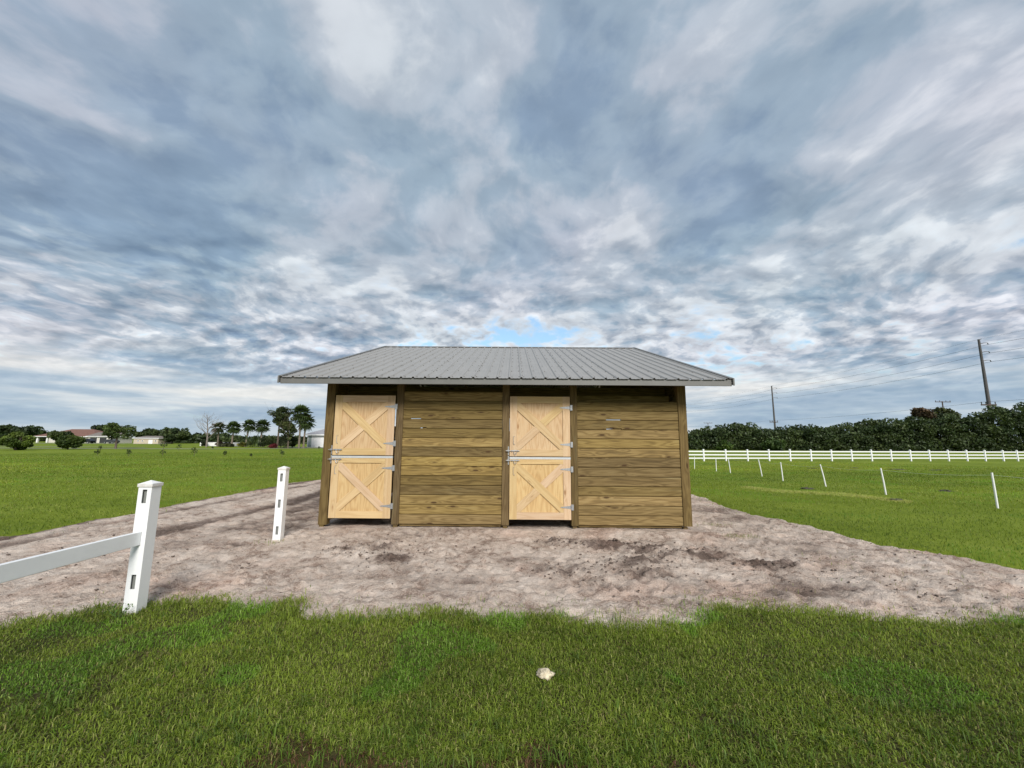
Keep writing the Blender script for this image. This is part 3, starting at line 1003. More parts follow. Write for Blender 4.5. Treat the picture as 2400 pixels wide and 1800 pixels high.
def hinge(parent, xh, z):
    """strap hinge: tapered strap on the door, square plate on the post, knuckle between"""
    b = MB()
    y = PROUD - 0.0165
    b.prism([(xh - 0.012, z - 0.030), (xh - 0.012, z + 0.030), (xh - 0.20, z + 0.008), (xh - 0.212, z), (xh - 0.20, z - 0.008)], 'y', y - 0.004, y)
    b.box(xh + 0.008, xh + 0.045, y - 0.004, y, z - 0.055, z + 0.055)
    b.tube([(xh, y - 0.006, z - 0.056), (xh, y - 0.006, z + 0.056)], 0.0095, 8)
    for a, c in ((xh - 0.05, z), (xh - 0.12, z), (xh - 0.17, z), (xh + 0.026, z - 0.035), (xh + 0.026, z + 0.035)):
        b.tube([(a, y - 0.004, c), (a, y - 0.0075, c)], 0.006, 6)
    return b.build('hinge', galv, parent)


def latch(parent, xl, z):
    """sliding bolt with its keepers and drop handle"""
    y = PROUD - 0.0165
    b = MB()
    b.tube([(xl - 0.075, y - 0.018, z), (xl + 0.20, y - 0.018, z)], 0.006, 8)
    for a in (xl + 0.045, xl + 0.165):
        b.box(a - 0.008, a + 0.008, y - 0.026, y, z - 0.011, z + 0.011)
    b.box(xl + 0.03, xl + 0.18, y - 0.003, y, z - 0.013, z + 0.013)
    pts = [(xl + 0.085, y - 0.022, z), (xl + 0.085, y - 0.030, z - 0.03), (xl + 0.10, y - 0.032, z - 0.062), (xl + 0.115, y - 0.030, z - 0.07), (xl + 0.13, y - 0.032, z - 0.055), (xl + 0.135, y - 0.026, z - 0.02)]
    b.tube(pts, 0.006, 6)
    return b.build('latch', galv, parent)


def keeper(parent, xl, z):
    """slotted strike plate fixed to the post beside the bolt"""
    y = -0.0275
    b = MB()
    b.box(xl - 0.034, xl - 0.012, y - 0.003, y, z - 0.085, z + 0.085)
    b.box(xl - 0.046, xl - 0.006, y - 0.036, y - 0.0265, z - 0.018, z + 0.018)
    for s in (-0.06, 0.06):
        b.tube([(xl - 0.023, y - 0.003, z + s), (xl - 0.023, y - 0.007, z + s)], 0.006, 6)
    return b.build('strike_plate', galv, parent)


def pull(parent, xl, z):
    y = PROUD - 0.0165
    b = MB()
    x_ = xl + 0.085
    b.tube([(x_ + 0.02, y - 0.003, z + 0.085), (x_ - 0.012, y - 0.010, z + 0.08), (x_ - 0.012, y - 0.016, z - 0.06), (x_ + 0.006, y - 0.012, z - 0.075), (x_ + 0.02, y - 0.003, z - 0.07)], 0.0042, 6)
    return b.build('door_pull', galv, parent)


def door(x0, x1, zb, zt, guard, label):
    leaf_b = MB().box(x0 + 0.004, x1 - 0.004, PROUD + 0.0045, PROUD + 0.024, zb + 0.004, zt - (0.046 if guard else 0.004))
    lf = leaf_b.build('door_leaf', ply, barn)
    # origin in the middle so the veneer pattern differs from leaf to leaf
    cx, cz = (x0 + x1) / 2, (zb + zt) / 2
    lf.data.transform(Matrix.Translation((-cx, 0, -cz)))
    lf.location = (cx, 0, cz)
    lf['label'] = label
    par = lf

    def sub(b, name, mat):
        o = b.build(name, mat, par)
        o.data.transform(Matrix.Translation((-cx, 0, -cz)))
        return o
    top = zt - 0.044 if guard else zt
    S, T = 0.146, (0.094 if guard else 0.134)
    for a, b_ in ((x0, x0 + S), (x1 - S, x1)):
        o = MB().cbox(-S / 2, S / 2, PROUD - 0.016, PROUD + 0.004, 0, top - zb, 0.002).build('stile', pine_z, par, loc=((a + b_) / 2 - cx, 0, zb - cz))
    for z0, z1 in ((zb, zb + 0.136), (top - T, top)):
        MB().cbox(0, x1 - x0 - 2 * S - 0.001, PROUD - 0.0155, PROUD + 0.004, 0, z1 - z0, 0.002).build('rail', pine_x, par, loc=(x0 + S + 0.0005 - cx, 0, z0 - cz))
    rect = (x0 + S + 0.001, x1 - S - 0.001, zb + 0.137, top - T - 0.001)
    a, b_, c, d = rect
    w = 0.150
    bx = 0.018
    main = brace(par, (a + bx, d - 0.06), (b_ - bx, c + 0.06), w, rect, PROUD - 0.0150, PROUD + 0.004)
    # the other diagonal is two boards butted against the first
    mx, mz = (a + b_) / 2, (c + d) / 2
    dx, dz = (b_ - a - 2 * bx), (d - c - 0.12)
    Ld = math.hypot(dx, dz)
    sinx = 2 * (dx / Ld) * (dz / Ld)
    back = w / 2 / sinx
    for s in (-1, 1):
        p = (mx + s * dx / Ld * 0.0, mz)
        q = (mx + s * dx / 2, mz + s * dz / 2)
        ux, uz = dx / Ld * s, dz / Ld * s
        nx, nz = -uz * w / 2, ux * w / 2
        e = 0.3
        poly = [(p[0] + nx, p[1] + nz), (q[0] + ux * e + nx, q[1] + uz * e + nz), (q[0] + ux * e - nx, q[1] + uz * e - nz), (p[0] - nx, p[1] - nz)]
        poly = clip_poly(poly, *rect)
        # cut along the edge of the first diagonal
        mxn, mzn = dz / Ld, dx / Ld           # normal of the first diagonal
        lim = w / 2 + 0.001

        def f(pt):
            return s * ((pt[0] - mx) * mxn + (pt[1] - mz) * mzn) - lim
        out = []
        for i in range(len(poly)):
            A_, B_ = poly[i], poly[(i + 1) % len(poly)]
            fa, fb = f(A_), f(B_)
            if fa >= 0:
                out.append(A_)
            if (fa >= 0) != (fb >= 0):
                t = fa / (fa - fb)
                out.append((A_[0] + (B_[0] - A_[0]) * t, A_[1] + (B_[1] - A_[1]) * t))
        ang = math.atan2(dz, dx)
        cxx, czz = (mx + q[0]) / 2, (mz + q[1]) / 2
        loc = [((x_ - cxx) * math.cos(ang) + (z_ - czz) * math.sin(ang), -(x_ - cxx) * math.sin(ang) + (z_ - czz) * math.cos(ang)) for x_, z_ in out]
        MB().prism(loc, 'y', PROUD - 0.0146, PROUD + 0.004).build('brace', pine_x, par, loc=(cxx - cx, 0, czz - cz), rot=(0, -ang, 0))
    main.location = (main.location.x - cx, 0, main.location.z - cz)
    if guard:
        sub(MB().cbox(x0 - 0.001, x1 + 0.001, PROUD - 0.019, PROUD + 0.022, zt - 0.043, zt, 0.002), 'chew_guard', alum)
    zs = ((zb + 0.235, zt - 0.225) if not guard else (zb + 0.235, zt - 0.235))
    for z_ in zs:
        o = hinge(par, x1 + 0.004, z_)
        o.data.transform(Matrix.Translation((-cx, 0, -cz)))
    zl = zb + 0.107 if not guard else zt - 0.067
    for fn in (latch, keeper):
        o = fn(par, x0, zl)
        o.data.transform(Matrix.Translation((-cx, 0, -cz)))
    o = pull(par, x0, zl + 0.20 if not guard else zl - 0.21)
    o.data.transform(Matrix.Translation((-cx, 0, -cz)))


for x0, side in ((-3.455, 'left'), (0.084, 'right')):
    x1 = x0 + 1.211
    door(x0, x1, 0.189, 1.388, True, 'lower half of the %s pale pine split door' % side)
    door(x0, x1, 1.402, 2.599, False, 'upper half of the %s pale pine split door' % side)

# ---- roof
run = RIDGE_Y - EAVE_Y
SL = math.hypot(run, run * SLOPE)
ANG = math.atan(SLOPE)
fr = MB()
for fy in (1, -1):                                   # purlins and rafters under the sheets, both slopes
    for j in range(9):
        s = 0.12 + j * (SL - 0.3) / 8
        y_ = EAVE_Y + s * math.cos(ANG)
        z_ = EAVE_Z + s * math.sin(ANG)
        yy = y_ if fy == 1 else 2 * RIDGE_Y - y_
        fr.box(-RX + 0.06, RX - 0.06, yy - 0.045, yy + 0.045, z_ - 0.085, z_ - 0.045)
    for xr in (-3.55, -1.78, 0.0, 1.78, 3.55):
        p0 = (EAVE_Y + 0.06, EAVE_Z - 0.07)
        p1 = (RIDGE_Y, RIDGE_Z - 0.09)
        q = [p0, p1, (p1[0], p1[1] - 0.15), (p0[0], p0[1] - 0.045)]
        if fy == -1:
            q = [(2 * RIDGE_Y - a, b_) for a, b_ in q]
        fr.prism(q, 'x', xr - 0.02, xr + 0.02)
roof = fr.build('roof', treated_x, barn)
RIB = 0.2286


def panel_mesh(nribs, width):
    """ribbed sheet lying along +y (up the slope), profile in x-z"""
    prof = []
    for i in range(nribs + 1):
        xr = i * RIB
        prof += [(xr - 0.027, 0.0), (xr - 0.011, 0.024), (xr + 0.011, 0.024), (xr + 0.027, 0.0)]
        if i < nribs:
            for q in (0.33, 0.67):
                xm = xr + RIB * q
                prof += [(xm - 0.014, 0.0), (xm - 0.005, 0.0035), (xm + 0.005, 0.0035), (xm + 0.014, 0.0)]
    prof = [p for p in prof if p[0] <= width + 0.027]
    b = MB()
    n = len(prof)
    vs = []
    for yv in (-0.035, SL + 0.01):
        for dz in (0.0, -0.0018):
            vs += [(p[0], yv, p[1] + dz) for p in prof]
    fs = []
    for i in range(n - 1):
        fs.append((i, i + 1, 2 * n + i + 1, 2 * n + i))
        fs.append((n + i + 1, n + i, 3 * n + i, 3 * n + i + 1))
        fs.append((i + 1, i, n + i, n + i + 1))
        fs.append((2 * n + i, 2 * n + i + 1, 3 * n + i + 1, 3 * n + i))
    fs += [(0, 2 * n, 3 * n, n), (n - 1, 2 * n - 1, 4 * n - 1, 3 * n - 1)]
    b.add(vs, fs)
    me = b.mesh('roof_panel')
    return me


PW = 4 * RIB
full = panel_mesh(4, PW)
last_w = 2 * RX - 9 * PW - 0.03
last = panel_mesh(1, last_w)
for i in range(10):
    me = full if i < 9 else last
    dz = 0.0022 * (i % 2)
    link('roof_panel', me, roof_metal, roof, (-RX + 0.027 + i * PW, EAVE_Y, EAVE_Z + dz), (ANG, 0, 0))
    w_ = PW if i < 9 else RIB
    link('roof_panel', me, roof_metal, roof, (-RX + 0.027 + i * PW + w_, 2 * RIDGE_Y - EAVE_Y, EAVE_Z + dz), (ANG, 0, math.pi))
# ridge cap, eave and rake trim
b = MB()
cw = 0.16
cz = RIDGE_Z + 0.030
for fy in (1, -1):
    y1 = RIDGE_Y - fy * cw
    z1 = cz - cw * SLOPE
    vs = [(-RX - 0.03, RIDGE_Y, cz), (RX + 0.03, RIDGE_Y, cz), (RX + 0.03, y1, z1), (-RX - 0.03, y1, z1), (RX + 0.03, y1, z1 - 0.012), (-RX - 0.03, y1, z1 - 0.012)]
    b.add(vs, [(0, 1, 2, 3), (3, 2, 4, 5)])
b.build('ridge_cap', trim_metal, roof)
for yy, s in ((EAVE_Y, 1), (2 * RIDGE_Y - EAVE_Y, -1)):
    a, c = sorted((yy, yy + s * 0.03))
    MB().cbox(-RX + 0.005, RX - 0.005, a, c, EAVE_Z - 0.128, EAVE_Z - 0.006, 0.004).build('fascia', trim_metal, roof)
for sx_ in (-1, 1):
    for s in (1, -1):
        q = [(EAVE_Y - 0.045, EAVE_Z + 0.012), (RIDGE_Y - 0.001, RIDGE_Z + 0.027), (RIDGE_Y - 0.001, RIDGE_Z - 0.11), (EAVE_Y - 0.045, EAVE_Z - 0.125)]
        if s == -1:
            q = [(2 * RIDGE_Y - a, b_) for a, b_ in q]
        x_a, x_b = sorted((sx_ * (RX + 0.002), sx_ * (RX + 0.028)))
        MB().prism(q, 'x', x_a, x_b).build('rake_trim', trim_metal, roof)
        # small rolled lip of the rake trim over the sheets
        q2 = [(EAVE_Y - 0.03, EAVE_Z + 0.021), (RIDGE_Y - 0.001, RIDGE_Z + 0.036), (RIDGE_Y - 0.001, RIDGE_Z + 0.028), (EAVE_Y - 0.03, EAVE_Z + 0.013)]
        if s == -1:
            q2 = [(2 * RIDGE_Y - a, b_) for a, b_ in q2]
        x_a, x_b = sorted((sx_ * (RX - 0.055), sx_ * (RX + 0.028)))
        MB().prism(q2, 'x', x_a, x_b).build('rake_lip', trim_metal, roof)
# fixing screws: rows over the purlins, beside the ribs, doubled at every sheet lap
b = MB()
ca, sa = math.cos(ANG), math.sin(ANG)
for j in range(9):
    s = 0.12 + j * (SL - 0.3) / 8
    for i in range(38):
        xs_ = [-RX + 0.027 + i * RIB + 0.045 + random.uniform(-.006, .006)]
        if i % 4 == 0:
            xs_ += [-RX + 0.027 + i * RIB - 0.042]
        for xx in xs_:
            ss_ = s + random.uniform(-0.035, 0.035)
            if xx < -RX + 0.06 or xx > RX - 0.06:
                continue
            y0, z0 = EAVE_Y + ss_ * ca, EAVE_Z + ss_ * sa
            n0 = Vector((0, -sa, ca))
            p = Vector((xx, y0, z0))
            b.tube([p - n0 * 0.002, p + n0 * 0.009], 0.0095, 5)
for k_ in range(9):
    xx = -RX + 0.027 + (k_ + 1) * PW + 0.018
    for q in range(14):
        ss_ = 0.2 + q * (SL - 0.4) / 13 + random.uniform(-0.04, 0.04)
        p = Vector((xx + random.uniform(-.004, .004), EAVE_Y + ss_ * ca, EAVE_Z + ss_ * sa + 0.0))
        n0 = Vector((0, -sa, ca))
        b.tube([p + n0 * 0.004, p + n0 * 0.022], 0.008, 5)
tag(b.build('screws', screw_mat, roof), kind='stuff')

# ------------------------------------------------------------------ white rail fencing
PW5 = 0.127


def slotted_post(name, parent, loc, rz, H, slots, mat=vinyl, depth=0.25):
    """hollow vinyl post; slots = list of (z0, z1) routed right through the -y and +y faces, 38 mm wide"""
    h = PW5 / 2
    b = MB()
    sw = 0.022
    zs = sorted(slots)
    for sy_ in (-1, 1):
        yo = sy_ * h
        yi = sy_ * (h - 0.008)
        y0, y1 = sorted((yo, yi))
        b.box(-h, -sw, y0, y1, -depth, H)
        b.box(sw, h, y0, y1, -depth, H)
        zc = -depth
        for z0, z1 in zs + [(H, H)]:
            if z0 - zc > 0.001:
                b.box(-sw, sw, y0 + (0.0003 if sy_ < 0 else 0), y1 - (0.0003 if sy_ > 0 else 0), zc, z0)
            zc = z1
    for sx_ in (-1, 1):
        x0, x1 = sorted((sx_ * h, sx_ * (h - 0.008)))
        b.box(x0, x1, -h + 0.008, h - 0.008, -depth, H)
    p = b.build(name, mat, parent, loc=loc, rot=(0, 0, rz))
    return p


def post_cap(parent, loc, rz, z, mat=vinyl, h=0.072, lvl=0):
    b = MB()
    b.box(-h, h, -h, h, 0, 0.032)
    v = [(-h + 0.006, -h + 0.006, 0.032), (h - 0.006, -h + 0.006, 0.032), (h - 0.006, h - 0.006, 0.032), (-h + 0.006, h - 0.006, 0.032), (0, 0, 0.062)]
    b.add(v, [(0, 1, 4), (1, 2, 4), (2, 3, 4), (3, 0, 4)])
    return b.build('post_cap', mat, parent, loc=(loc[0], loc[1], loc[2] + z), rot=(0, 0, rz))


def lining(parent, loc, rz, H):
    """the grey liner seen through the routed slots"""
    h = PW5 / 2 - 0.030
    return MB().box(-h, h, -h, h, -0.2, H - 0.02).build('post_liner', slot_mat, parent, loc=loc, rot=(0, 0, rz))


FROT = math.atan2(0.23, 2.84)
FD = Vector((-0.081, 0.997, 0))
gate_fence = tag(empty('rail_fence', (-3.602, -3.885, 0.0), FROT), 'near white vinyl fence post with one rail running off to the left', 'fence')
p = slotted_post('post', gate_fence, (0, 0, 0), 0, 1.222, [(0.236, 0.372), (0.648, 0.785), (1.060, 1.195)])
post_cap(p, (0, 0, 0), 0, 1.222)
lining(p, (0, 0, 0), 0, 1.2)
p2 = slotted_post('post', gate_fence, (0, -2.85, 0), 0, 1.30, [(0.236, 0.372), (0.648, 0.785), (1.060, 1.195)])
post_cap(p2, (0, 0, 0), 0, 1.30)
lining(p2, (0, 0, 0), 0, 1.28)
MB().cbox(-0.019, 0.019, -2.80, -0.034, -0.066, 0.066, 0.004).build('rail', rail_vinyl, gate_fence, loc=(0, 0, 0.7165), rot=(-0.028, 0, 0))
lone = tag(empty('fence_post', (-3.832, -1.045, 0.0), FROT), 'lone white vinyl fence post with three empty slots beside the stable', 'fence post')
p = slotted_post('post', lone, (0, 0, 0), 0, 1.185, [(0.112, 0.248), (0.552, 0.688), (0.988, 1.124)])
post_cap(p, (0, 0, 0), 0, 1.185)
lining(p, (0, 0, 0), 0, 1.16)

# far paddock fence
A0, A1 = Vector((22.94, 40.6)), Vector((65.69, 46.47))
stepv = (A1 - A0) / 15
far_fence = tag(empty('paddock_fence', (A0.x, A0.y, -0.64)), 'long white three-rail fence in front of the dark trees', 'fence')
ang = math.atan2(stepv.y, stepv.x)
pm = MB().cbox(-0.075, 0.075, -0.075, 0.075, -0.3, 1.33, 0.008).mesh('post')
cm = MB()
cm.box(-0.095, 0.095, -0.095, 0.095, 0, 0.05)
cm.add([(-.085, -.085, .05), (.085, -.085, .05), (.085, .085, .05), (-.085, .085, .05), (0, 0, .11)], [(0, 1, 4), (1, 2, 4), (2, 3, 4), (3, 0, 4)])
cm = cm.mesh('post_cap')
sl = stepv.length
rm = MB().cbox(0.076, sl - 0.076, -0.022, 0.022, -0.07, 0.07, 0.005).mesh('rail')
ks = list(range(-3, 16)) + [15.8] + [16.8, 17.8, 18.8]
for i, kk in enumerate(ks):
    q = stepv * kk
    zt = random.uniform(-0.015, 0.015) + 0.05 * kk / 15
    po = link('post', pm, vinyl_far, far_fence, (q.x, q.y, zt), (0, random.uniform(-.006, .006), ang))
    link('post_cap', cm, vinyl_far, po, (0, 0, 1.33))
    if i + 1 < len(ks):
        ln = (ks[i + 1] - kk)
        for zr in (0.36, 0.76, 1.16):
            ro = link('rail', rm, vinyl_far, far_fence, (q.x, q.y, zr + 0.05 * kk / 15), (0, 0, ang))
            if abs(ln - 1) > 1e-6:
                ro.scale = (ln, 1, 1)

# slanting white stakes of the temporary paddock
STAKES = [(14.08, 23.27, 14.14, 0.92), (13.91, 19.57, 13.94, 0.85), (13.58, 17.14, 13.50, 0.90), (13.62, 14.02, 13.49, 0.90), (12.63, 10.84, 12.60, 0.86), (12.60, 8.22, 12.46, 0.87), (12.63, 5.67, 12.57, 0.87), (13.08, 2.94, 13.10, 0.93)]
SL_LAB = ['farthest thin white stake in the right paddock, closest to the stable corner', 'second farthest thin white stake, just right of the stable corner', 'third farthest thin white stake, leaning slightly left',
          'fourth farthest thin white stake, leaning left', 'middle thin white stake standing nearly upright between two leaning ones', 'thin white stake leaning clearly left, third from the near end',
          'second nearest thin white stake, beside the pale streak in the grass', 'nearest and tallest white stake at the far right of the paddock']
wire_pts = []
for (x0, y0, x1, h), lb in zip(STAKES, SL_LAB):
    z0 = float(field_z(x0, y0))
    top = (x1 - x0, 0.03, h)
    b = MB()
    b.tube([(0, 0, -0.15), (top[0] * 0.5, 0.015, h * 0.5), top], [0.024, 0.024, 0.022], 8)
    tag(b.build('white_stake', stake_mat, smooth=False, loc=(x0, y0, z0)), lb, 'stake', 'white stakes in the right paddock')
    wire_pts.append((x0 + top[0] * 0.93, y0 + 0.03, z0 + h * 0.93))
wire_pts.append((14.6, -1.5, 0.78))
wire_pts.append((16.0, -6.0, 0.78))
b = MB()
full_pts = []
for i in range(len(wire_pts) - 1):
    a, c = Vector(wire_pts[i]), Vector(wire_pts[i + 1])
    for t in (0, .25, .5, .75):
        q = a.lerp(c, t)
        q.z -= 0.06 * 4 * t * (1 - t)
        full_pts.append(q)
full_pts.append(Vector(wire_pts[-1]))
b.tube(full_pts, 0.0025, 4)
tag(b.build('fence_wire', simple('pale_wire', (0.6, 0.62, 0.58), 0.6)), 'thin pale wire strung along the white stakes', 'wire')

# ------------------------------------------------------------------ small things on the ground
def lump(name, mat, loc, size, seed, flat=1.0, sub=3, rough=0.5):
    bm = bmesh.new()
    bmesh.ops.create_icosphere(bm, subdivisions=sub, radius=1.0)
    r = np.random.default_rng(seed)
    offs = r.random(3) * 50
    from mathutils import noise as mn
    for v in bm.verts:
        p = v.co.copy()
        d = mn.fractal(p * 1.3 + Vector(offs), 0.8, 2.0, 4) * rough
        c = mn.cell(p * 1.6 + Vector(offs)) * 0.05
        v.co = p * (1 + d * 0.6 + c)
        v.co.x *= size[0]
        v.co.y *= size[1]
        v.co.z *= size[2]
        if v.co.z < -size[2] * 0.4:
            v.co.z = -size[2] * 0.4
    me = bpy.data.meshes.new(name)
    bm.to_mesh(me)
    bm.free()
    return link(name, me, mat, None, loc)


st = lump('stone', stone_mat, (0.40, -4.95, float(field_z(0.40, -4.95)) + 0.030), (0.066, 0.046, 0.036), 9, rough=0.6)
tag(st, 'small pale limestone lump lying on the front lawn', 'stone')
MOUNDS = [(11.12, 7.24, .45, 'low dark soil mound at the left end of the pale grass streak'), (11.75, 4.35, .50, 'low dark soil mound at the right end of the pale grass streak'),
          (15.92, 6.85, .40, 'low dark soil mound between the two nearest white stakes'), (32.67, 23.4, .8, 'rightmost dark mound near the white paddock fence'),
          (30.43, 24.04, 1.3, 'widest dark mound near the white paddock fence'), (29.0, 26.5, .6, 'small dark mound left of the widest one near the fence'), (24.66, 25.22, .9, 'leftmost dark mound near the white paddock fence')]
for i, (mx, my, s_, lb) in enumerate(MOUNDS):
    o = lump('soil_mound', mound_mat, (mx, my, float(field_z(mx, my)) - 0.01), (s_ * 0.5, s_ * 0.33, 0.06), 20 + i, rough=1.3)
    tag(o, lb, 'soil mound', 'soil mounds in the right paddock')
# loose clods on the churned soil
vs, fs = [], []
ico = bmesh.new()
bmesh.ops.create_icosphere(ico, subdivisions=1, radius=1.0)
iv = np.array([v.co for v in ico.verts])
ifc = np.array([[v.index for v in f.verts] for f in ico.faces])
ico.free()
cl = []
for (cx, cy, r0) in CHURN:
    for _ in range(70):
        cl.append((cx + rng.normal(0, r0 * 1.0), cy + rng.normal(0, r0 * 0.65), abs(rng.normal(0, 0.0075)) + 0.003))
for _ in range(520):
    cl.append((rng.uniform(-8, 7), rng.uniform(-3.7, -0.6), abs(rng.normal(0, 0.006)) + 0.003))
for _ in range(120):
    cl.append((rng.normal(4.6, 0.9), rng.normal(-3.0, 0.5), abs(rng.normal(0, 0.006)) + 0.004))
cl = [c for c in cl if signed_dist(np.array([c[0]]), np.array([c[1]]))[0] > 0.1]
from mathutils.bvhtree import BVHTree
_me = do.data
_co = np.empty(len(_me.vertices) * 3, np.float32)
_me.vertices.foreach_get('co', _co)
_co = _co.reshape(-1, 3)


def pad_z(x_, y_):
    i = int(round((x_ + 9.8) / 0.032))
    j = int(np.clip(np.searchsorted(py_, y_), 0, len(py_) - 1))
    return float(Zp[j, min(max(i, 0), len(px_) - 1)])


CV, CF = [], []
for i, (cx, cy, s_) in enumerate(cl):
    m_ = iv * (1 + rng.normal(0, 0.25, (len(iv), 1))) * s_ * np.array([1.2, 1.0, 0.75])
    CV.append(m_ + np.array([cx, cy, pad_z(cx, cy) + s_ * 0.3]))
    CF.append(ifc + i * len(iv))
tag(link('soil_clods', np_mesh('soil_clods', np.concatenate(CV), None, np.concatenate(CF)), clod_mat), 'dark loose soil clods scattered over the sandy ground', kind='stuff')


# ------------------------------------------------------------------ trees and plants
def leaf_mesh(name, pts, size, colr, aspect=1.7, droop=0.0):
    """one diamond leaf (two triangles) per point, random facing"""
    n = len(pts)
    a = rng.normal(size=(n, 3))
    a /= np.linalg.norm(a, axis=1)[:, None]
    if droop:
        a[:, 2] -= droop
        a /= np.linalg.norm(a, axis=1)[:, None]
    b = np.cross(a, rng.normal(size=(n, 3)))
    b /= np.linalg.norm(b, axis=1)[:, None] + 1e-9
    s = (size * (0.6 + 0.8 * rng.random(n)))[:, None]
    c = np.cross(a, b)
    V = np.empty((n, 4, 3), np.float32)
    V[:, 0] = pts - a * s * aspect * 0.5
    V[:, 1] = pts + b * s * 0.5 + c * s * 0.15
    V[:, 2] = pts + a * s * aspect * 0.5
    V[:, 3] = pts - b * s * 0.5 + c * s * 0.15
    q = np.arange(n)[:, None] * 4 + np.arange(4)
    return np_mesh(name, V.reshape(-1, 3), q, None, colors=np.repeat(colr, 4, 0))


def in_lobes(lobes, n, shell=0.55, sub=True):
    L = np.array(lobes, float)
    vol = (L[:, 3] * L[:, 4] * L[:, 5]) ** 0.75
    idx = rng.choice(len(L), n, p=vol / vol.sum())
    d = rng.normal(size=(n, 3))
    d /= np.linalg.norm(d, axis=1)[:, None]
    r_ = shell + (1 - shell) * rng.random(n) ** 0.6
    r_ = np.where(rng.random(n) < 0.2, rng.random(n) ** (1 / 3), r_)
    return L[idx, :3] + d * r_[:, None] * L[idx, 3:6], idx


def greens(n, base, var=0.35, idx=None):
    t = 1 + var * (rng.random((n, 1)) * 2 - 1)
    c = np.array(base)[None, :] * t
    if idx is not None:
        k_ = np.random.default_rng(11).random((int(idx.max()) + 1, 3))
        c = c * (0.6 + 0.8 * k_[idx][:, :1]) * (0.9 + 0.2 * k_[idx] * np.array([1.0, 0.4, 0.6]))
    return np.clip(c, 0, 1)


def clumps(center, radii, k_, cr):
    """small lobes spread over an ellipsoid give the crown an uneven outline with gaps"""
    out = []
    for _ in range(k_):
        d = rng.normal(size=3)
        d /= np.linalg.norm(d)
        r_ = rng.uniform(0.35, 0.95)
        p = np.array(center) + d * r_ * np.array(radii)
        s = cr * rng.uniform(0.6, 1.3)
        out.append((*p, s, s, s * 0.75))
    return out


def limb(b, p, d, L, r0, depth, spread=0.6, up=0.15, seg=5):
    p = Vector(p)
    d = Vector(d).normalized()
    pts, rad = [p.copy()], [r0]
    for i in range(3):
        d = (d + Vector((random.uniform(-1, 1), random.uniform(-1, 1), random.uniform(-0.6, 1))) * 0.16).normalized()
        p = p + d * L / 3
        pts.append(p.copy())
        rad.append(r0 * (1 - 0.18 * (i + 1)))
    b.tube(pts, rad, seg)
    if depth > 0:
        for i in range(random.choice((2, 3, 3))):
            t = random.choice((1, 2, 3))
            nd = (d + Vector((random.uniform(-1, 1), random.uniform(-1, 1), random.uniform(-0.3, 0.7))) * spread + Vector((0, 0, up))).normalized()
            limb(b, pts[t], nd, L * random.uniform(0.6, 0.82), rad[t] * 0.62, depth - 1, spread, up, max(3, seg - 1))


def tree(name, label, cat, loc, height, crown_c, crown_r, k_, cr, nleaf, size, base, trunk_r=0.12, group=None, depth=2, lean=(0, 0)):
    z = float(field_z(loc[0], loc[1]))
    t = tag(empty(name, (loc[0], loc[1], z)), label, cat, group)
    b = MB()
    th = max(0.3, crown_c[2] - crown_r[2] * 0.55)
    b.tube([(0, 0, -0.2), (lean[0] * .4, lean[1] * .4, th * 0.5), (lean[0], lean[1], th)], [trunk_r * 1.3, trunk_r, trunk_r * 0.8], 7)
    for i in range(5):
        a = i * 1.26 + random.random()
        limb(b, (lean[0], lean[1], th * random.uniform(0.75, 1.0)), (math.cos(a) * 0.7, math.sin(a) * 0.7, 0.8), crown_r[2] * 0.95, trunk_r * 0.6, depth, 0.55, 0.15, 5)
    b.build('trunk', bark, t)
    pts, idx = in_lobes(clumps(crown_c, crown_r, k_, cr), nleaf)
    pts[:, 2] = np.maximum(pts[:, 2], 0.06)
    link('crown', leaf_mesh('crown', pts, size, greens(nleaf, base, 0.4, idx)), leaf, t)
    return t


# left field: two round shrubs, the spreading tree by the lane, the trees round the far houses
tree('round_shrub', 'large rounded light green shrub at the far left of the field', 'shrub', (-62.2, 42.3), 2.4, (0, 0, 1.1), (1.65, 1.5, 0.85), 34, 0.5, 5200, 0.15, (0.085, 0.135, 0.022), 0.10)
tree('round_shrub', 'dense dark green shrub in front of the red-roofed house', 'shrub', (-60.6, 46.8), 2.3, (0, 0, 1.05), (1.3, 1.3, 0.85), 30, 0.48, 4600, 0.15, (0.060, 0.098, 0.018), 0.10)
tree('spreading_tree', 'small spreading tree with a clear trunk beside the lane', 'tree', (-59.2, 52.0), 4.6, (0, 0, 2.75), (2.35, 2.2, 1.25), 40, 0.42, 3000, 0.15, (0.075, 0.118, 0.030), 0.13)
tree('clipped_tree', 'small round-headed tree in front of the red-roofed house', 'tree', (-118.0, 96.0), 4.0, (0, 0, 2.4), (2.3, 2.2, 0.95), 20, 0.8, 1500, 0.34, (0.050, 0.078, 0.022), 0.14)
tree('house_tree', 'dark tree rising behind the grey-roofed garage wing', 'tree', (-168.0, 158.0), 7, (0, 0, 4.3), (6.0, 4.5, 2.3), 30, 1.5, 1900, 0.7, (0.042, 0.068, 0.022), 0.25)
tree('house_tree', 'low dark tree left of the small beige outbuilding roof', 'tree', (-148.0, 155.0), 6, (0, 0, 3.4), (6.5, 4.0, 1.8), 30, 1.3, 1900, 0.65, (0.046, 0.072, 0.024), 0.22)
tree('house_tree', 'big dark tree to the left of the red-roofed house', 'tree', (-214.0, 165.0), 7, (0, 0, 4.2), (7.0, 5.0, 2.7), 36, 1.7, 2400, 0.8, (0.040, 0.066, 0.022), 0.3)
tree('house_tree', 'broad dark tree right of the beige outbuilding', 'tree', (-122.0, 136.0), 6, (0, 0, 3.3), (5.6, 4.2, 2.1), 32, 1.3, 2200, 0.6, (0.048, 0.076, 0.026), 0.25)


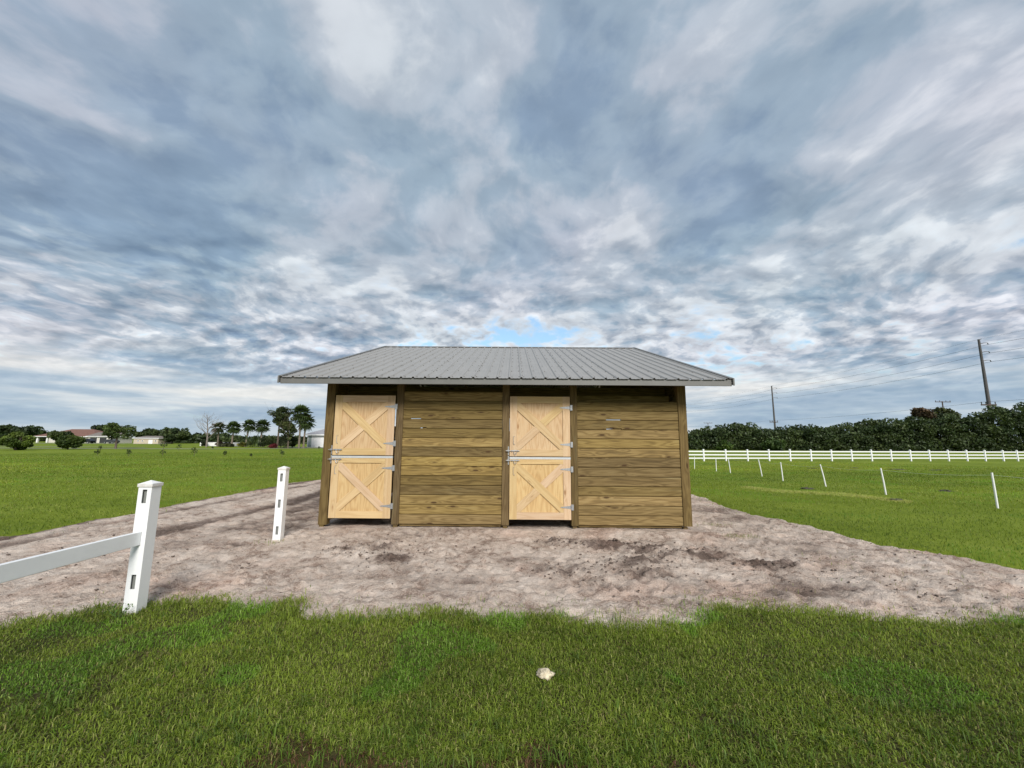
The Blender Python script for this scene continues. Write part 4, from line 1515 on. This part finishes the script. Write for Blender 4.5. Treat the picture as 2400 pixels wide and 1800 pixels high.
def wood_mass(name, label, path, depth, n, size, base, per=1.0, lobe=(1.0, 1.7)):
    """path: list of (x, y, top height); a band of foliage below that skyline"""
    lobes = []
    for i in range(len(path) - 1):
        (x0, y0, h0), (x1, y1, h1) = path[i], path[i + 1]
        L_ = math.hypot(x1 - x0, y1 - y0)
        m_ = max(2, int(L_ * per))
        for j in range(m_):
            t = (j + random.random()) / m_
            h = h0 + (h1 - h0) * t
            for lev in range(6):
                f = (0.08, 0.26, 0.42, 0.58, 0.74, 0.88)[lev]
                dd = random.uniform(0, depth) * (0.3 + 0.7 * f)
                r0 = random.uniform(*lobe) * (1.15 - 0.35 * f)
                x_, y_ = x0 + (x1 - x0) * t + random.uniform(-.8, .8), y0 + (y1 - y0) * t + dd
                z_ = float(field_z(x_, y_)) + max(r0 * 0.3, h * f * random.uniform(0.86, 1.12))
                lobes.append((x_, y_, z_, r0 * 1.1, r0 * 0.9, r0 * 0.72))
    pts, idx = in_lobes(lobes, n, 0.5)
    g = greens(n, base, 0.45, idx)
    return tag(link(name, leaf_mesh(name, pts, size, g), leaf), label, kind='stuff')


wood_mass('far_wood', 'low dark belt of trees along the horizon behind the palms', [(-142, 152, 3.6), (-136, 152, 4.8), (-130, 152, 3.6), (-118, 152, 3.6), (-108, 152, 2.6), (-92, 152, 2.6), (-70, 150, 3.0), (-50, 150, 3.0)], 5, 11000, 0.75, (0.048, 0.076, 0.026), 0.5)
wood_mass('left_wood', 'dark belt of trees behind the far left shrub', [(-262, 182, 5.5), (-243, 182, 5.2), (-232, 182, 6.2), (-224, 182, 4.2), (-214, 182, 3.0)], 6, 5200, 0.9, (0.040, 0.064, 0.022), 0.5, (1.4, 2.3))
K = 1.9
prof = [(18, 3.2), (26.1, 3.0), (30.9, 4.1), (34.6, 4.6), (36.8, 4.0), (39.1, 3.8), (42.8, 4.3), (46.0, 4.5), (48.3, 4.0), (50.2, 4.7), (52.5, 4.6), (54.1, 5.0), (57.7, 5.8), (59.9, 5.5), (64.3, 6.3), (67.7, 6.5), (69.2, 6.2), (71.5, 6.2), (74.0, 7.4), (76.6, 7.9), (82, 8.2), (90, 8.4)]
path = [(0.162 + (a - 0.162) * K, 104.0 + 0.02 * a, 1.723 + (h - 1.723) * K + 0.65 - 0.5) for a, h in prof]
wood_mass('tree_line', 'continuous wall of dense dark trees behind the white paddock fence', path, 9, 135000, 0.38, (0.047, 0.076, 0.025), 1.7, (1.2, 2.1))
tree('hedgerow_tree', 'tree with a thin reddish-brown top above the dark tree line', 'tree', (122.0, 112.0), 13, (0, 0, 10.9), (3.4, 3.0, 1.7), 26, 0.9, 1500, 0.42, (0.085, 0.062, 0.032), 0.3)
tree('hedgerow_tree', 'pale green feathery treetop above the dark trees beside the near utility pole', 'tree', (128.6, 112.0), 13, (0, 0, 10.6), (3.6, 3.0, 2.0), 26, 0.9, 1700, 0.42, (0.060, 0.082, 0.028), 0.3)
tree('edge_shrub', 'bright green shrub at the foot of the dark trees near the stable', 'shrub', (56.5, 99.5), 3, (0, 0, 1.5), (2.4, 1.8, 1.6), 22, 0.8, 2000, 0.36, (0.065, 0.115, 0.022), 0.1)
tree('edge_shrub', 'wide mid green shrub second from the stable at the foot of the trees', 'shrub', (70.0, 100.0), 3, (0, 0, 1.6), (4.2, 1.8, 1.5), 26, 0.9, 2400, 0.36, (0.045, 0.085, 0.020), 0.1)

# bare tree
bt = tag(empty('bare_tree', (-57.0, 66.9, float(field_z(-57, 66.9)))), 'leafless winter tree standing left of the palms', 'tree')
b = MB()
random.seed(21)
b.tube([(0, 0, -0.3), (0.02, 0, 1.6), (-0.1, 0, 3.2), (-0.35, 0, 4.9), (-0.5, 0, 6.0)], [0.16, 0.13, 0.10, 0.06, 0.03], 7)
for i in range(17):
    a = i * 2.4
    h = 1.5 + 0.24 * i
    limb(b, (-0.02 * i, 0, h), (math.cos(a), math.sin(a), 0.75), 2.3 - 0.085 * i, 0.060 - 0.002 * i, 3, 0.6, 0.12, 4)
b.build('branches', bare_bark, bt)


def palm(label, loc, h, crown, nf=34, lean=(0, 0), base=(0.055, 0.085, 0.026), skirt=0):
    """cabbage palm: bare trunk and a globe of stiff fan leaves"""
    t = tag(empty('cabbage_palm', (loc[0], loc[1], float(field_z(loc[0], loc[1])))), label, 'palm tree', 'palms in front of the far house')
    b = MB()
    b.tube([(0, 0, -0.2), (lean[0] * .25, 0, h * 0.4), (lean[0] * .7, lean[1], h * 0.75), (lean[0], lean[1], h)], [0.20, 0.15, 0.15, 0.17], 8)
    b.build('trunk', palm_bark, t)
    top = np.array([lean[0], lean[1], h + 0.1])
    vs, ts, cs = [], [], []
    for i in range(nf + skirt):
        a = i * 2.399963
        el = math.radians(80 - 150 * ((i + 0.5) / nf)) if i < nf else math.radians(random.uniform(-88, -70))
        d = np.array([math.cos(a) * math.cos(el), math.sin(a) * math.cos(el), math.sin(el)])
        R0 = crown * random.uniform(0.85, 1.12)
        hub = top + d * R0 * 0.42
        side = np.cross(d, [0, 0, 1.0])
        side /= np.linalg.norm(side) + 1e-6
        nrm = np.cross(side, d)
        cc = np.array(base) * random.uniform(0.65, 1.5)
        if i >= nf or random.random() < 0.06:
            cc = np.array((0.13, 0.10, 0.06)) * random.uniform(0.7, 1.3)
        o = len(vs)
        vs += [top, hub + side * 0.03, hub - side * 0.03]
        ts.append((o, o + 1, o + 2))
        cs += [cc] * 3
        nl = 11
        for j in range(nl):
            ph = math.radians(-105 + 210 * j / (nl - 1))
            dd = d * math.cos(ph) + side * math.sin(ph)
            Lf = R0 * 0.66 * (0.72 + 0.28 * math.cos(ph))
            tip = hub + dd * Lf + np.array([0, 0, -0.22 * Lf]) + nrm * random.uniform(-.08, .08)
            wd = np.cross(dd, nrm) * R0 * 0.055
            mid = hub + dd * Lf * 0.5 + nrm * 0.05
            o = len(vs)
            vs += [hub, mid + wd, tip, mid - wd]
            ts += [(o, o + 1, o + 2), (o, o + 2, o + 3)]
            cs += [cc] * 4
    me = np_mesh('crown', np.array(vs), None, np.array(ts), colors=np.array(cs))
    link('crown', me, leaf, t)
    return t


random.seed(5)
palm('leftmost palm, thin greyish crown overlapping the leafless tree', (-58.6, 71.9), 3.6, 1.45, 26, (-0.1, 0), (0.045, 0.062, 0.024))
palm('single straight palm with a round dark crown, second from left', (-55.8, 71.9), 3.7, 1.55, 34, (0.1, 0))
palm('left palm of the touching pair, on a slanting trunk', (-53.0, 71.9), 4.1, 1.45, 32, (0.35, 0))
palm('right palm of the touching pair, with the wider crown', (-50.5, 72.6), 4.0, 1.60, 34, (0.05, 0))
palm('tallest palm, rightmost of the row beside the slate-roofed garage', (-38.4, 64.4), 6.2, 1.85, 36, (-0.1, 0))
palm('shorter palm tucked under the tallest palm by the garage', (-37.9, 65.0), 4.6, 1.75, 34, (0.1, 0))
tree('feathery_tree', 'tall airy tree with a wispy top among the palms', 'tree', (-42.0, 63.9), 8, (0, 0, 5.7), (1.9, 1.7, 2.0), 36, 0.55, 3000, 0.17, (0.055, 0.082, 0.024), 0.14, depth=3)
tree('weeping_tree', 'drooping green tree in front of the tallest palm', 'tree', (-39.6, 63.0), 5, (0, 0, 3.5), (1.5, 1.4, 2.0), 30, 0.5, 2400, 0.17, (0.066, 0.090, 0.028), 0.12, depth=3)
BED = [((-44.4, 65.0), (1.2, 1.0, 1.0), (0.034, 0.052, 0.018), 'dark bush below the airy tree'), ((-46.4, 67.0), (1.0, 0.9, 1.1), (0.030, 0.045, 0.016), 'very dark upright bush right of the strap-leaved clump'),
       ((-40.3, 63.5), (1.8, 0.9, 0.85), (0.040, 0.055, 0.022), 'low bush with dull leaves in front of the garage corner'), ((-51.8, 70.0), (1.9, 1.0, 0.75), (0.120, 0.130, 0.022), 'yellow-green low bush at the right end of the white wall'),
       ((-64.2, 75.6), (0.75, 0.6, 0.65), (0.022, 0.032, 0.014), 'small dark bush at the left end of the white wall'), ((-61.0, 75.6), (0.9, 0.6, 0.55), (0.075, 0.050, 0.035), 'reddish-brown bush in front of the white wall'),
       ((-59.0, 75.4), (0.7, 0.6, 0.5), (0.040, 0.045, 0.025), 'small grey-green bush in front of the middle of the white wall'), ((-42.0, 62.6), (0.7, 0.6, 0.32), (0.11, 0.020, 0.025), 'low bush covered in crimson flowers under the airy tree'),
       ((-40.9, 66.8), (0.9, 0.9, 1.3), (0.042, 0.064, 0.022), 'tall dark bush just left of the garage corner'),
       ((-42.6, 66.0), (1.7, 1.0, 1.6), (0.055, 0.075, 0.032), 'grey-green thicket between the trunks of the airy tree and the tallest palm'), ((-55.2, 69.5), (2.4, 0.7, 0.28), (0.050, 0.060, 0.028), 'low clipped hedge bordering the bed under the palms')]
for (p_, r3, colr, lb) in BED:
    z = float(field_z(*p_))
    t = tag(empty('garden_bush', (p_[0], p_[1], z)), lb, 'bush', 'bushes in the bed under the palms')
    b = MB()
    for i in range(5):
        a = i * 1.3
        b.tube([(0, 0, -0.05), (math.cos(a) * r3[0] * .4, math.sin(a) * r3[1] * .4, r3[2] * 0.9)], [0.03, 0.012], 4)
    b.build('stems', bark, t)
    pts, idx = in_lobes(clumps((0, 0, r3[2] * 0.95), (r3[0] * .8, r3[1] * .8, r3[2] * .75), 16, 0.38 * max(0.8, r3[2])), 1100)
    pts[:, 2] = np.maximum(pts[:, 2], 0.04)
    link('foliage', leaf_mesh('foliage', pts, 0.17, greens(1100, colr, 0.4, idx)), leaf, t)

# strap-leaved clump (giant bird-of-paradise)
sp = tag(empty('strap_leaf_plant', (-48.6, 68.5, float(field_z(-48.6, 68.5)))), 'tall strap-leaved tropical clump between the palm pair and the airy tree', 'plant')
vs, ts, cs = [], [], []
for i in range(46):
    bx, by = random.uniform(-1.9, 1.5), random.uniform(-.7, .7)
    a = random.uniform(0, 6.28)
    el = random.uniform(0.75, 1.45)
    L_ = random.uniform(1.3, 3.1)
    d = np.array([math.cos(a) * math.cos(el), math.sin(a) * math.cos(el), math.sin(el)])
    side = np.cross(d, [0, 0, 1.0])
    side /= np.linalg.norm(side)
    p0 = np.array([bx, by, 0])
    p1 = p0 + d * L_ * 0.55
    p2 = p0 + d * L_ * 0.8 - np.array([0, 0, 0.02])
    p3 = p0 + d * L_ + np.array([d[0], d[1], -0.5]) * 0.25
    w = 0.15
    cc = np.array((0.060, 0.085, 0.035)) * random.uniform(0.6, 1.5)
    o = len(vs)
    vs += [p0 - side * .02, p0 + side * .02, p1 + side * w * .8, p1 - side * w * .8, p2 + side * w, p2 - side * w, p3]
    ts += [(o, o + 1, o + 2), (o, o + 2, o + 3), (o + 3, o + 2, o + 4), (o + 3, o + 4, o + 5), (o + 5, o + 4, o + 6)]
    cs += [cc] * 7
link('leaves', np_mesh('leaves', np.array(vs), None, np.array(ts), colors=np.array(cs)), leaf, sp)

# young trees planted in rows in the left field
SAP = [(-38.5, 29.4, 0.62, 'sapling in the near row, leftmost, small and bushy'), (-53.9, 44.6, 0.60, 'sapling in the back row left of the lane tree trunk'), (-35.1, 28.9, 0.60, 'sapling in the near row, second from left'),
       (-33.3, 30.4, 1.35, 'tallest sapling, twin-tiered, in the middle of the left field'), (-44.4, 45.6, 0.85, 'bushy sapling in the back row right of the tallest sapling'), (-29.4, 29.3, 0.80, 'thin upright sapling in the near row, right of the tallest one'),
       (-27.3, 30.3, 0.48, 'tiny sapling in the near row, two right of the tallest one'), (-24.2, 29.5, 0.28, 'barely leafed seedling in the near row before the last sapling'), (-21.6, 29.9, 0.62, 'rightmost sapling in the near row, leaning, nearest the stable'),
       (-66.5, 45.5, 0.6, 'sapling in the back row between the two round shrubs'), (-45.8, 53.5, 0.45, 'faint seedling in front of the lane below the beige outbuilding'), (-36.2, 56.0, 0.6, 'thin seedling by the lane under the airy tree'), (-31.0, 56.5, 0.5, 'thin seedling by the lane in front of the garage')]
for i, (x_, y_, h, lb) in enumerate(SAP):
    t = tag(empty('sapling', (x_, y_, float(field_z(x_, y_)))), lb, 'sapling', 'saplings in the left field')
    b = MB()
    b.tube([(0, 0, -0.05), (0.03, 0, h * 0.5), (random.uniform(-.1, .1), 0, h)], [0.02, 0.015, 0.006], 5)
    for j in range(5):
        a = j * 2.1
        b.tube([(0.02, 0, h * (0.35 + 0.12 * j)), (math.cos(a) * h * .3, math.sin(a) * h * .3, h * (0.55 + 0.12 * j))], [0.008, 0.004], 3)
    b.build('stem', bark, t)
    m_ = 150 if h > 1 else 90
    if h > 1:
        lob = [(0, 0, h * .25, .26, .26, .2), (0.02, 0, h * .78, .30, .30, .22), (-.1, 0, h * .95, .15, .15, .14)]
    else:
        lob = [(random.uniform(-.1, .1), 0, h * .55, h * .36, h * .36, h * .25), (random.uniform(-.15, .15), 0, h * .85, h * .28, h * .28, h * .2)]
    pts, idx = in_lobes(lob, m_)
    link('foliage', leaf_mesh('foliage', pts, 0.062, greens(m_, (0.055, 0.090, 0.022), 0.4, idx)), leaf, t)

# leafy weed at the foot of the near fence post
wd_ = tag(empty('weed', (-3.60, -4.06, 0.01)), 'small leafy green weed at the foot of the near fence post', 'weed')
b = MB()
pts = []
for i in range(7):
    a = i * 0.9
    tip = Vector((math.cos(a) * 0.10 + 0.01, math.sin(a) * 0.06, 0.08 + 0.07 * random.random()))
    b.tube([(0, 0, -0.01), tip * 0.6, tip], 0.0022, 4)
    for j in range(9):
        q = tip * (0.4 + 0.6 * j / 8)
        pts.append((q.x + random.uniform(-.02, .02), q.y + random.uniform(-.02, .02), q.z + random.uniform(-.01, .015)))
b.build('stems', simple('weed_stem', (0.06, 0.09, 0.02), 0.7), wd_)
pts = np.array(pts)
link('foliage', leaf_mesh('foliage', pts, 0.013, greens(len(pts), (0.10, 0.19, 0.04), 0.3)), leaf, wd_)

# ------------------------------------------------------------------ far buildings
def gable_or_hip(parent, x0, x1, y0, y1, ze, zr, mat, hip=0.0, ov=0.5, name='roof'):
    ym = (y0 + y1) / 2
    a, c, e, g = x0 - ov, x1 + ov, y0 - ov, y1 + ov
    b = MB()
    vs = [(a, e, ze), (c, e, ze), (c, g, ze), (a, g, ze), (x0 + hip - (ov if hip == 0 else 0), ym, zr), (x1 - hip + (ov if hip == 0 else 0), ym, zr)]
    b.add(vs, [(0, 1, 5, 4), (2, 3, 4, 5), (1, 2, 5), (3, 0, 4), (0, 3, 2, 1)])
    o = b.build(name, mat, parent)
    f = MB()
    f.box(a, c, e - 0.03, e - 0.002, ze - 0.22, ze - 0.002)
    f.box(a - 0.03, a - 0.002, e, g, ze - 0.22, ze - 0.002)
    f.box(c + 0.002, c + 0.03, e, g, ze - 0.22, ze - 0.002)
    f.build('fascia', white_paint, o)
    return o


def opening(parent, x0, x1, y, z0, z1, glassmat=window_glass, name='window', fr=0.09):
    b = MB()
    b.box(x0 - fr, x0, y - 0.07, y + 0.02, z0 - fr, z1 + fr)
    b.box(x1, x1 + fr, y - 0.07, y + 0.02, z0 - fr, z1 + fr)
    b.box(x0, x1, y - 0.07, y + 0.02, z1, z1 + fr)
    b.box(x0, x1, y - 0.07, y + 0.02, z0 - fr, z0)
    w = b.build(name, white_paint, parent)
    MB().box(x0, x1, y - 0.03, y - 0.01, z0, z1).build('pane', glassmat, w)
    return w


def wall_with(parent, x0, x1, y0, y1, h, mat):
    return MB().box(x0, x1, y0, y1, -0.3, h).build('wall', mat, parent)


HZ = -0.5
h1 = tag(empty('house', (-167.5, 142.0, HZ)), 'long low house with red-brown hip roof and pale walls at far left', 'house')
wall_with(h1, -6.0, 11.5, 0, 11, 2.35, stucco_pale)
rf = gable_or_hip(h1, -11.0, 11.5, 0, 11, 2.4, 5.2, shingle_red, 7.0, 0.6)
for a in (-10.6, -6.9):
    MB().box(a - 0.28, a + 0.28, 0.1, 0.6, -0.3, 2.18).build('porch_column', white_paint, h1)
MB().box(-9.9, -7.6, 2.5, 2.7, -0.3, 2.18).build('porch_recess', simple('dark_recess', (0.03, 0.028, 0.028), 0.8), h1)
for a in (-4.6, -1.2, 2.2, 7.2):
    opening(h1, a, a + 0.55, 0, 0.9, 1.95)
opening(h1, 4.2, 5.2, 0, 0.0, 2.0, white_paint, 'door')
h1b = tag(empty('garage_wing', (-154.0, 141.0, HZ)), 'grey-brown roofed garage wing with dark openings beside the red-roofed house', 'garage')
wall_with(h1b, -3.9, 5.2, 0, 8, 2.5, stucco_pale)
gable_or_hip(h1b, -3.9, 5.2, 0, 8, 2.55, 4.0, shingle_grey, 0.0, 0.5)
dk = simple('garage_dark', (0.035, 0.035, 0.038), 0.5)
for a in (-3.0, 0.6):
    opening(h1b, a, a + 2.6, 0, 0.02, 2.0, dk, 'garage_door', 0.12)
h2 = tag(empty('outbuilding', (-127.8, 131.9, HZ)), 'small beige outbuilding with a low grey roof and white door', 'building')
wall_with(h2, -4.3, 4.3, 0, 6, 2.0, stucco_beige)
gable_or_hip(h2, -4.3, 4.3, 0, 6, 2.05, 2.75, shingle_grey, 1.5, 0.35)
opening(h2, 1.0, 2.3, 0, 0.05, 1.35, white_paint, 'garage_door', 0.08)
for a in (-2.9, -1.4, 3.2):
    opening(h2, a, a + 0.35, 0, 0.8, 1.25)
# white wall by the palms
ww = tag(empty('white_wall', (-61.5, 76.9, float(field_z(-61.5, 76.9)))), 'low white garden wall behind the small bushes left of the palms', 'wall')
MB().box(-4.2, 4.2, -0.1, 0.1, -0.3, 0.72).build('wall', white_paint, ww)
MB().box(-4.28, 4.28, -0.16, 0.16, 0.724, 0.80).build('coping', white_paint, ww)
for a in (-4.2, -1.4, 1.4, 4.2):
    MB().box(a - 0.18, a + 0.18, -0.19, -0.102, -0.3, 0.72).build('pier', white_paint, ww)
# garage next to the stable
gz = float(field_z(-38, 72))
h3 = tag(empty('slate_garage', (-38.0, 72.0, gz)), 'garage with slate-grey hip roof and wide white door left of the stable', 'garage')
wall_with(h3, -2.8, 8.0, 0, 9, 2.5, stucco_sage)
gable_or_hip(h3, -2.8, 8.0, 0, 9, 2.55, 4.6, shingle_slate, 4.4, 0.55)
opening(h3, -1.9, 0.7, 0, 0.03, 2.25, white_paint, 'garage_door', 0.10)
opening(h3, 2.2, 4.8, 0, 0.03, 2.25, white_paint, 'garage_door', 0.10)
for a in (-2.72, 7.92):
    MB().box(a - 0.09, a + 0.09, -0.10, -0.004, -0.3, 2.34).build('corner_trim', white_paint, h3)
strip('garage_apron', [(-44, 69.5), (-30, 69.5)], 4.0, road_mat, 'grey paved strip in front of the slate-roofed garage', 0.05)


def car(label, loc, rz, paint, suv=True):
    t = tag(empty('parked_car', loc, rz), label, 'car')
    s = 1.0 if suv else 0.86
    body = [(-2.25, 0.35), (-2.3, 0.75), (-2.2, 0.98), (-1.35, 1.06), (-0.75, 1.62 * s + 0.05), (1.25, 1.66 * s + 0.05), (2.0, 1.10), (2.25, 1.02), (2.28, 0.4), (1.85, 0.32), (-1.9, 0.32)]
    b = MB()
    n = len(body)
    vs = []
    for yy, ins in ((-0.9, 0.10), (-0.86, 0.0), (0.86, 0.0), (0.9, 0.10)):
        for (a, c) in body:
            vs.append((a, yy * (0.86 if c > 1.2 else 1.0), c))
    fs = [tuple(range(n))[::-1], tuple(range(3 * n, 4 * n))]
    for k_ in range(3):
        fs += [(k_ * n + i, k_ * n + (i + 1) % n, (k_ + 1) * n + (i + 1) % n, (k_ + 1) * n + i) for i in range(n)]
    b.add(vs, fs)
    b.build('body', paint, t)
    for sy_ in (-1, 1):
        y_ = sy_ * 0.84
        for q in ([(-1.05, 1.12), (-0.66, 1.50 * s), (0.15, 1.53 * s), (0.15, 1.12)], [(0.25, 1.12), (0.25, 1.53 * s), (1.1, 1.52 * s), (1.6, 1.14)]):
            a_, c_ = sorted((y_, y_ + sy_ * 0.055))
            MB().prism(q, 'y', a_, c_).build('window', window_glass, t)
        for wx in (-1.4, 1.42):
            w = MB().tube([(wx, sy_ * 0.70, 0.34), (wx, sy_ * 0.93, 0.34)], 0.34, 16).build('wheel', rubber, t)
            MB().tube([(wx, sy_ * 0.92, 0.34), (wx, sy_ * 0.945, 0.34)], 0.2, 12).build('rim', galv, w)
        MB().box(-2.31, -2.24, sy_ * 0.62 - 0.15, sy_ * 0.62 + 0.15, 0.75, 0.9).build('headlight', white_paint, t)
    return t


car('black estate car parked at the red-roofed house, in front of the garage wing', (-147.4, 130.5, HZ), R(8), car_black, True)
car('low black car left of the taller black one by the far house', (-151.6, 131.5, HZ), R(4), car_black, False)
car('dark grey car parked right of the lane tree near the outbuilding', (-139.5, 131.5, HZ), R(-4), car_silver, False)

# ------------------------------------------------------------------ utility poles and cables
def big_pole(label, x, y, h, n_arm):
    z = float(field_z(x, y))
    t = tag(empty('utility_pole', (x, y, z)), label, 'utility pole', 'tall grey utility poles')
    b = MB()
    b.tube([(0, 0, -1), (0, 0, h * 0.5), (0, 0, h)], [0.56, 0.43, 0.28], 12)
    b.build('shaft', concrete, t)
    for k_, dz in enumerate((1.2, 3.9, 6.6, 9.2)[:n_arm]):
        zz = h - dz
        a = MB()
        a.tube([(0.3, 0, zz - 0.15), (1.5, 0, zz + 0.10), (2.5, 0, zz + 0.12)], [0.11, 0.08, 0.06], 6)
        arm = a.build('bracket', dark_wood, t)
        s = MB()
        s.tube([(2.5, 0, zz + 0.1), (2.7, 0, zz - 0.35)], [0.10, 0.13], 8)
        s.build('insulator', wire_mat, arm)
    a = MB()
    a.tube([(0, 0, h - 0.2), (0.9, 0, h + 0.2)], 0.07, 6)
    a.build('ground_wire_arm', dark_wood, t)
    c = MB()
    c.box(-3.1, 1.5, -0.72, -0.54, h - 20.4, h - 20.0)
    cross = c.build('crossarm', dark_wood, t)
    for xx in (-2.9, -1.6, 1.2):
        s = MB()
        s.tube([(xx, -0.63, h - 20.0), (xx, -0.63, h - 19.3)], [0.10, 0.14], 6)
        s.build('insulator', wire_mat, cross)
    return (x, y, z + h)


P0 = (138.6, 8.0, 33.6)
P1 = big_pole('nearer tall grey utility pole at the right edge above the trees', 142.6, 112.0, 33.9, 3)
P2 = big_pole('farther tall grey utility pole midway between the stable and the right edge', 144.2, 214.0, 33.3, 3)
P3 = big_pole('most distant grey utility pole half hidden behind the stable corner', 138.5, 318.0, 33.3, 3)


def cable(label, pts, sag, r0=0.035):
    b = MB()
    out = []
    for i in range(len(pts) - 1):
        a, c = Vector(pts[i]), Vector(pts[i + 1])
        for j in range(12):
            t = j / 12
            q = a.lerp(c, t)
            q.z -= sag * 4 * t * (1 - t)
            out.append(q)
    out.append(Vector(pts[-1]))
    b.tube(out, r0, 4)
    return tag(b.build('power_cable', wire_mat), label, 'cable', 'cables between the tall poles')


for dz, dx, lb in ((1.55, 2.7, 'top of the three main power cables between the tall poles'), (4.25, 2.7, 'middle one of the three main power cables between the tall poles'), (6.95, 2.7, 'lowest of the three main power cables between the tall poles')):
    cable(lb, [(P[0] + dx, P[1], P[2] - dz) for P in ((P0[0], P0[1] - 104, P0[2]), P0, P1, P2, P3)], 1.3)
cable('thin ground wire strung from the very tops of the tall poles', [(P[0] + 0.9, P[1], P[2] + 0.2) for P in ((P0[0], P0[1] - 104, P0[2]), P0, P1, P2, P3)], 0.9, 0.02)
cable('low cable running along the crossarms just above the dark trees', [(P[0] - 1.6, P[1] - 0.63, P[2] - 19.3) for P in (P0, P1, P2, P3)], 0.8, 0.03)


def wood_pole(label, x, y, h):
    z = float(field_z(x, y))
    t = tag(empty('wooden_pole', (x, y, z)), label, 'utility pole', 'small wooden poles behind the trees')
    MB().tube([(0, 0, -1), (0, 0, h)], [0.28, 0.20], 8).build('shaft', dark_wood, t)
    for zz, w in ((h - 0.3, 3.2), (h - 3.4, 2.6)):
        c = MB().box(-w, w, -0.34, -0.18, zz - 0.14, zz + 0.14).build('crossarm', dark_wood, t)
        for xx in (-w + 0.2, -w * 0.4, w * 0.4, w - 0.2):
            MB().tube([(xx, -0.26, zz + 0.14), (xx, -0.26, zz + 0.6)], [0.10, 0.12], 5).build('insulator', wire_mat, c)
    return t


wood_pole('dark wooden pole with two crossarms just left of the near grey pole', 178.0, 158.0, 19.5)
wood_pole('tiny distant wooden pole above the trees beside the stable corner', 147.0, 296.0, 16.3)
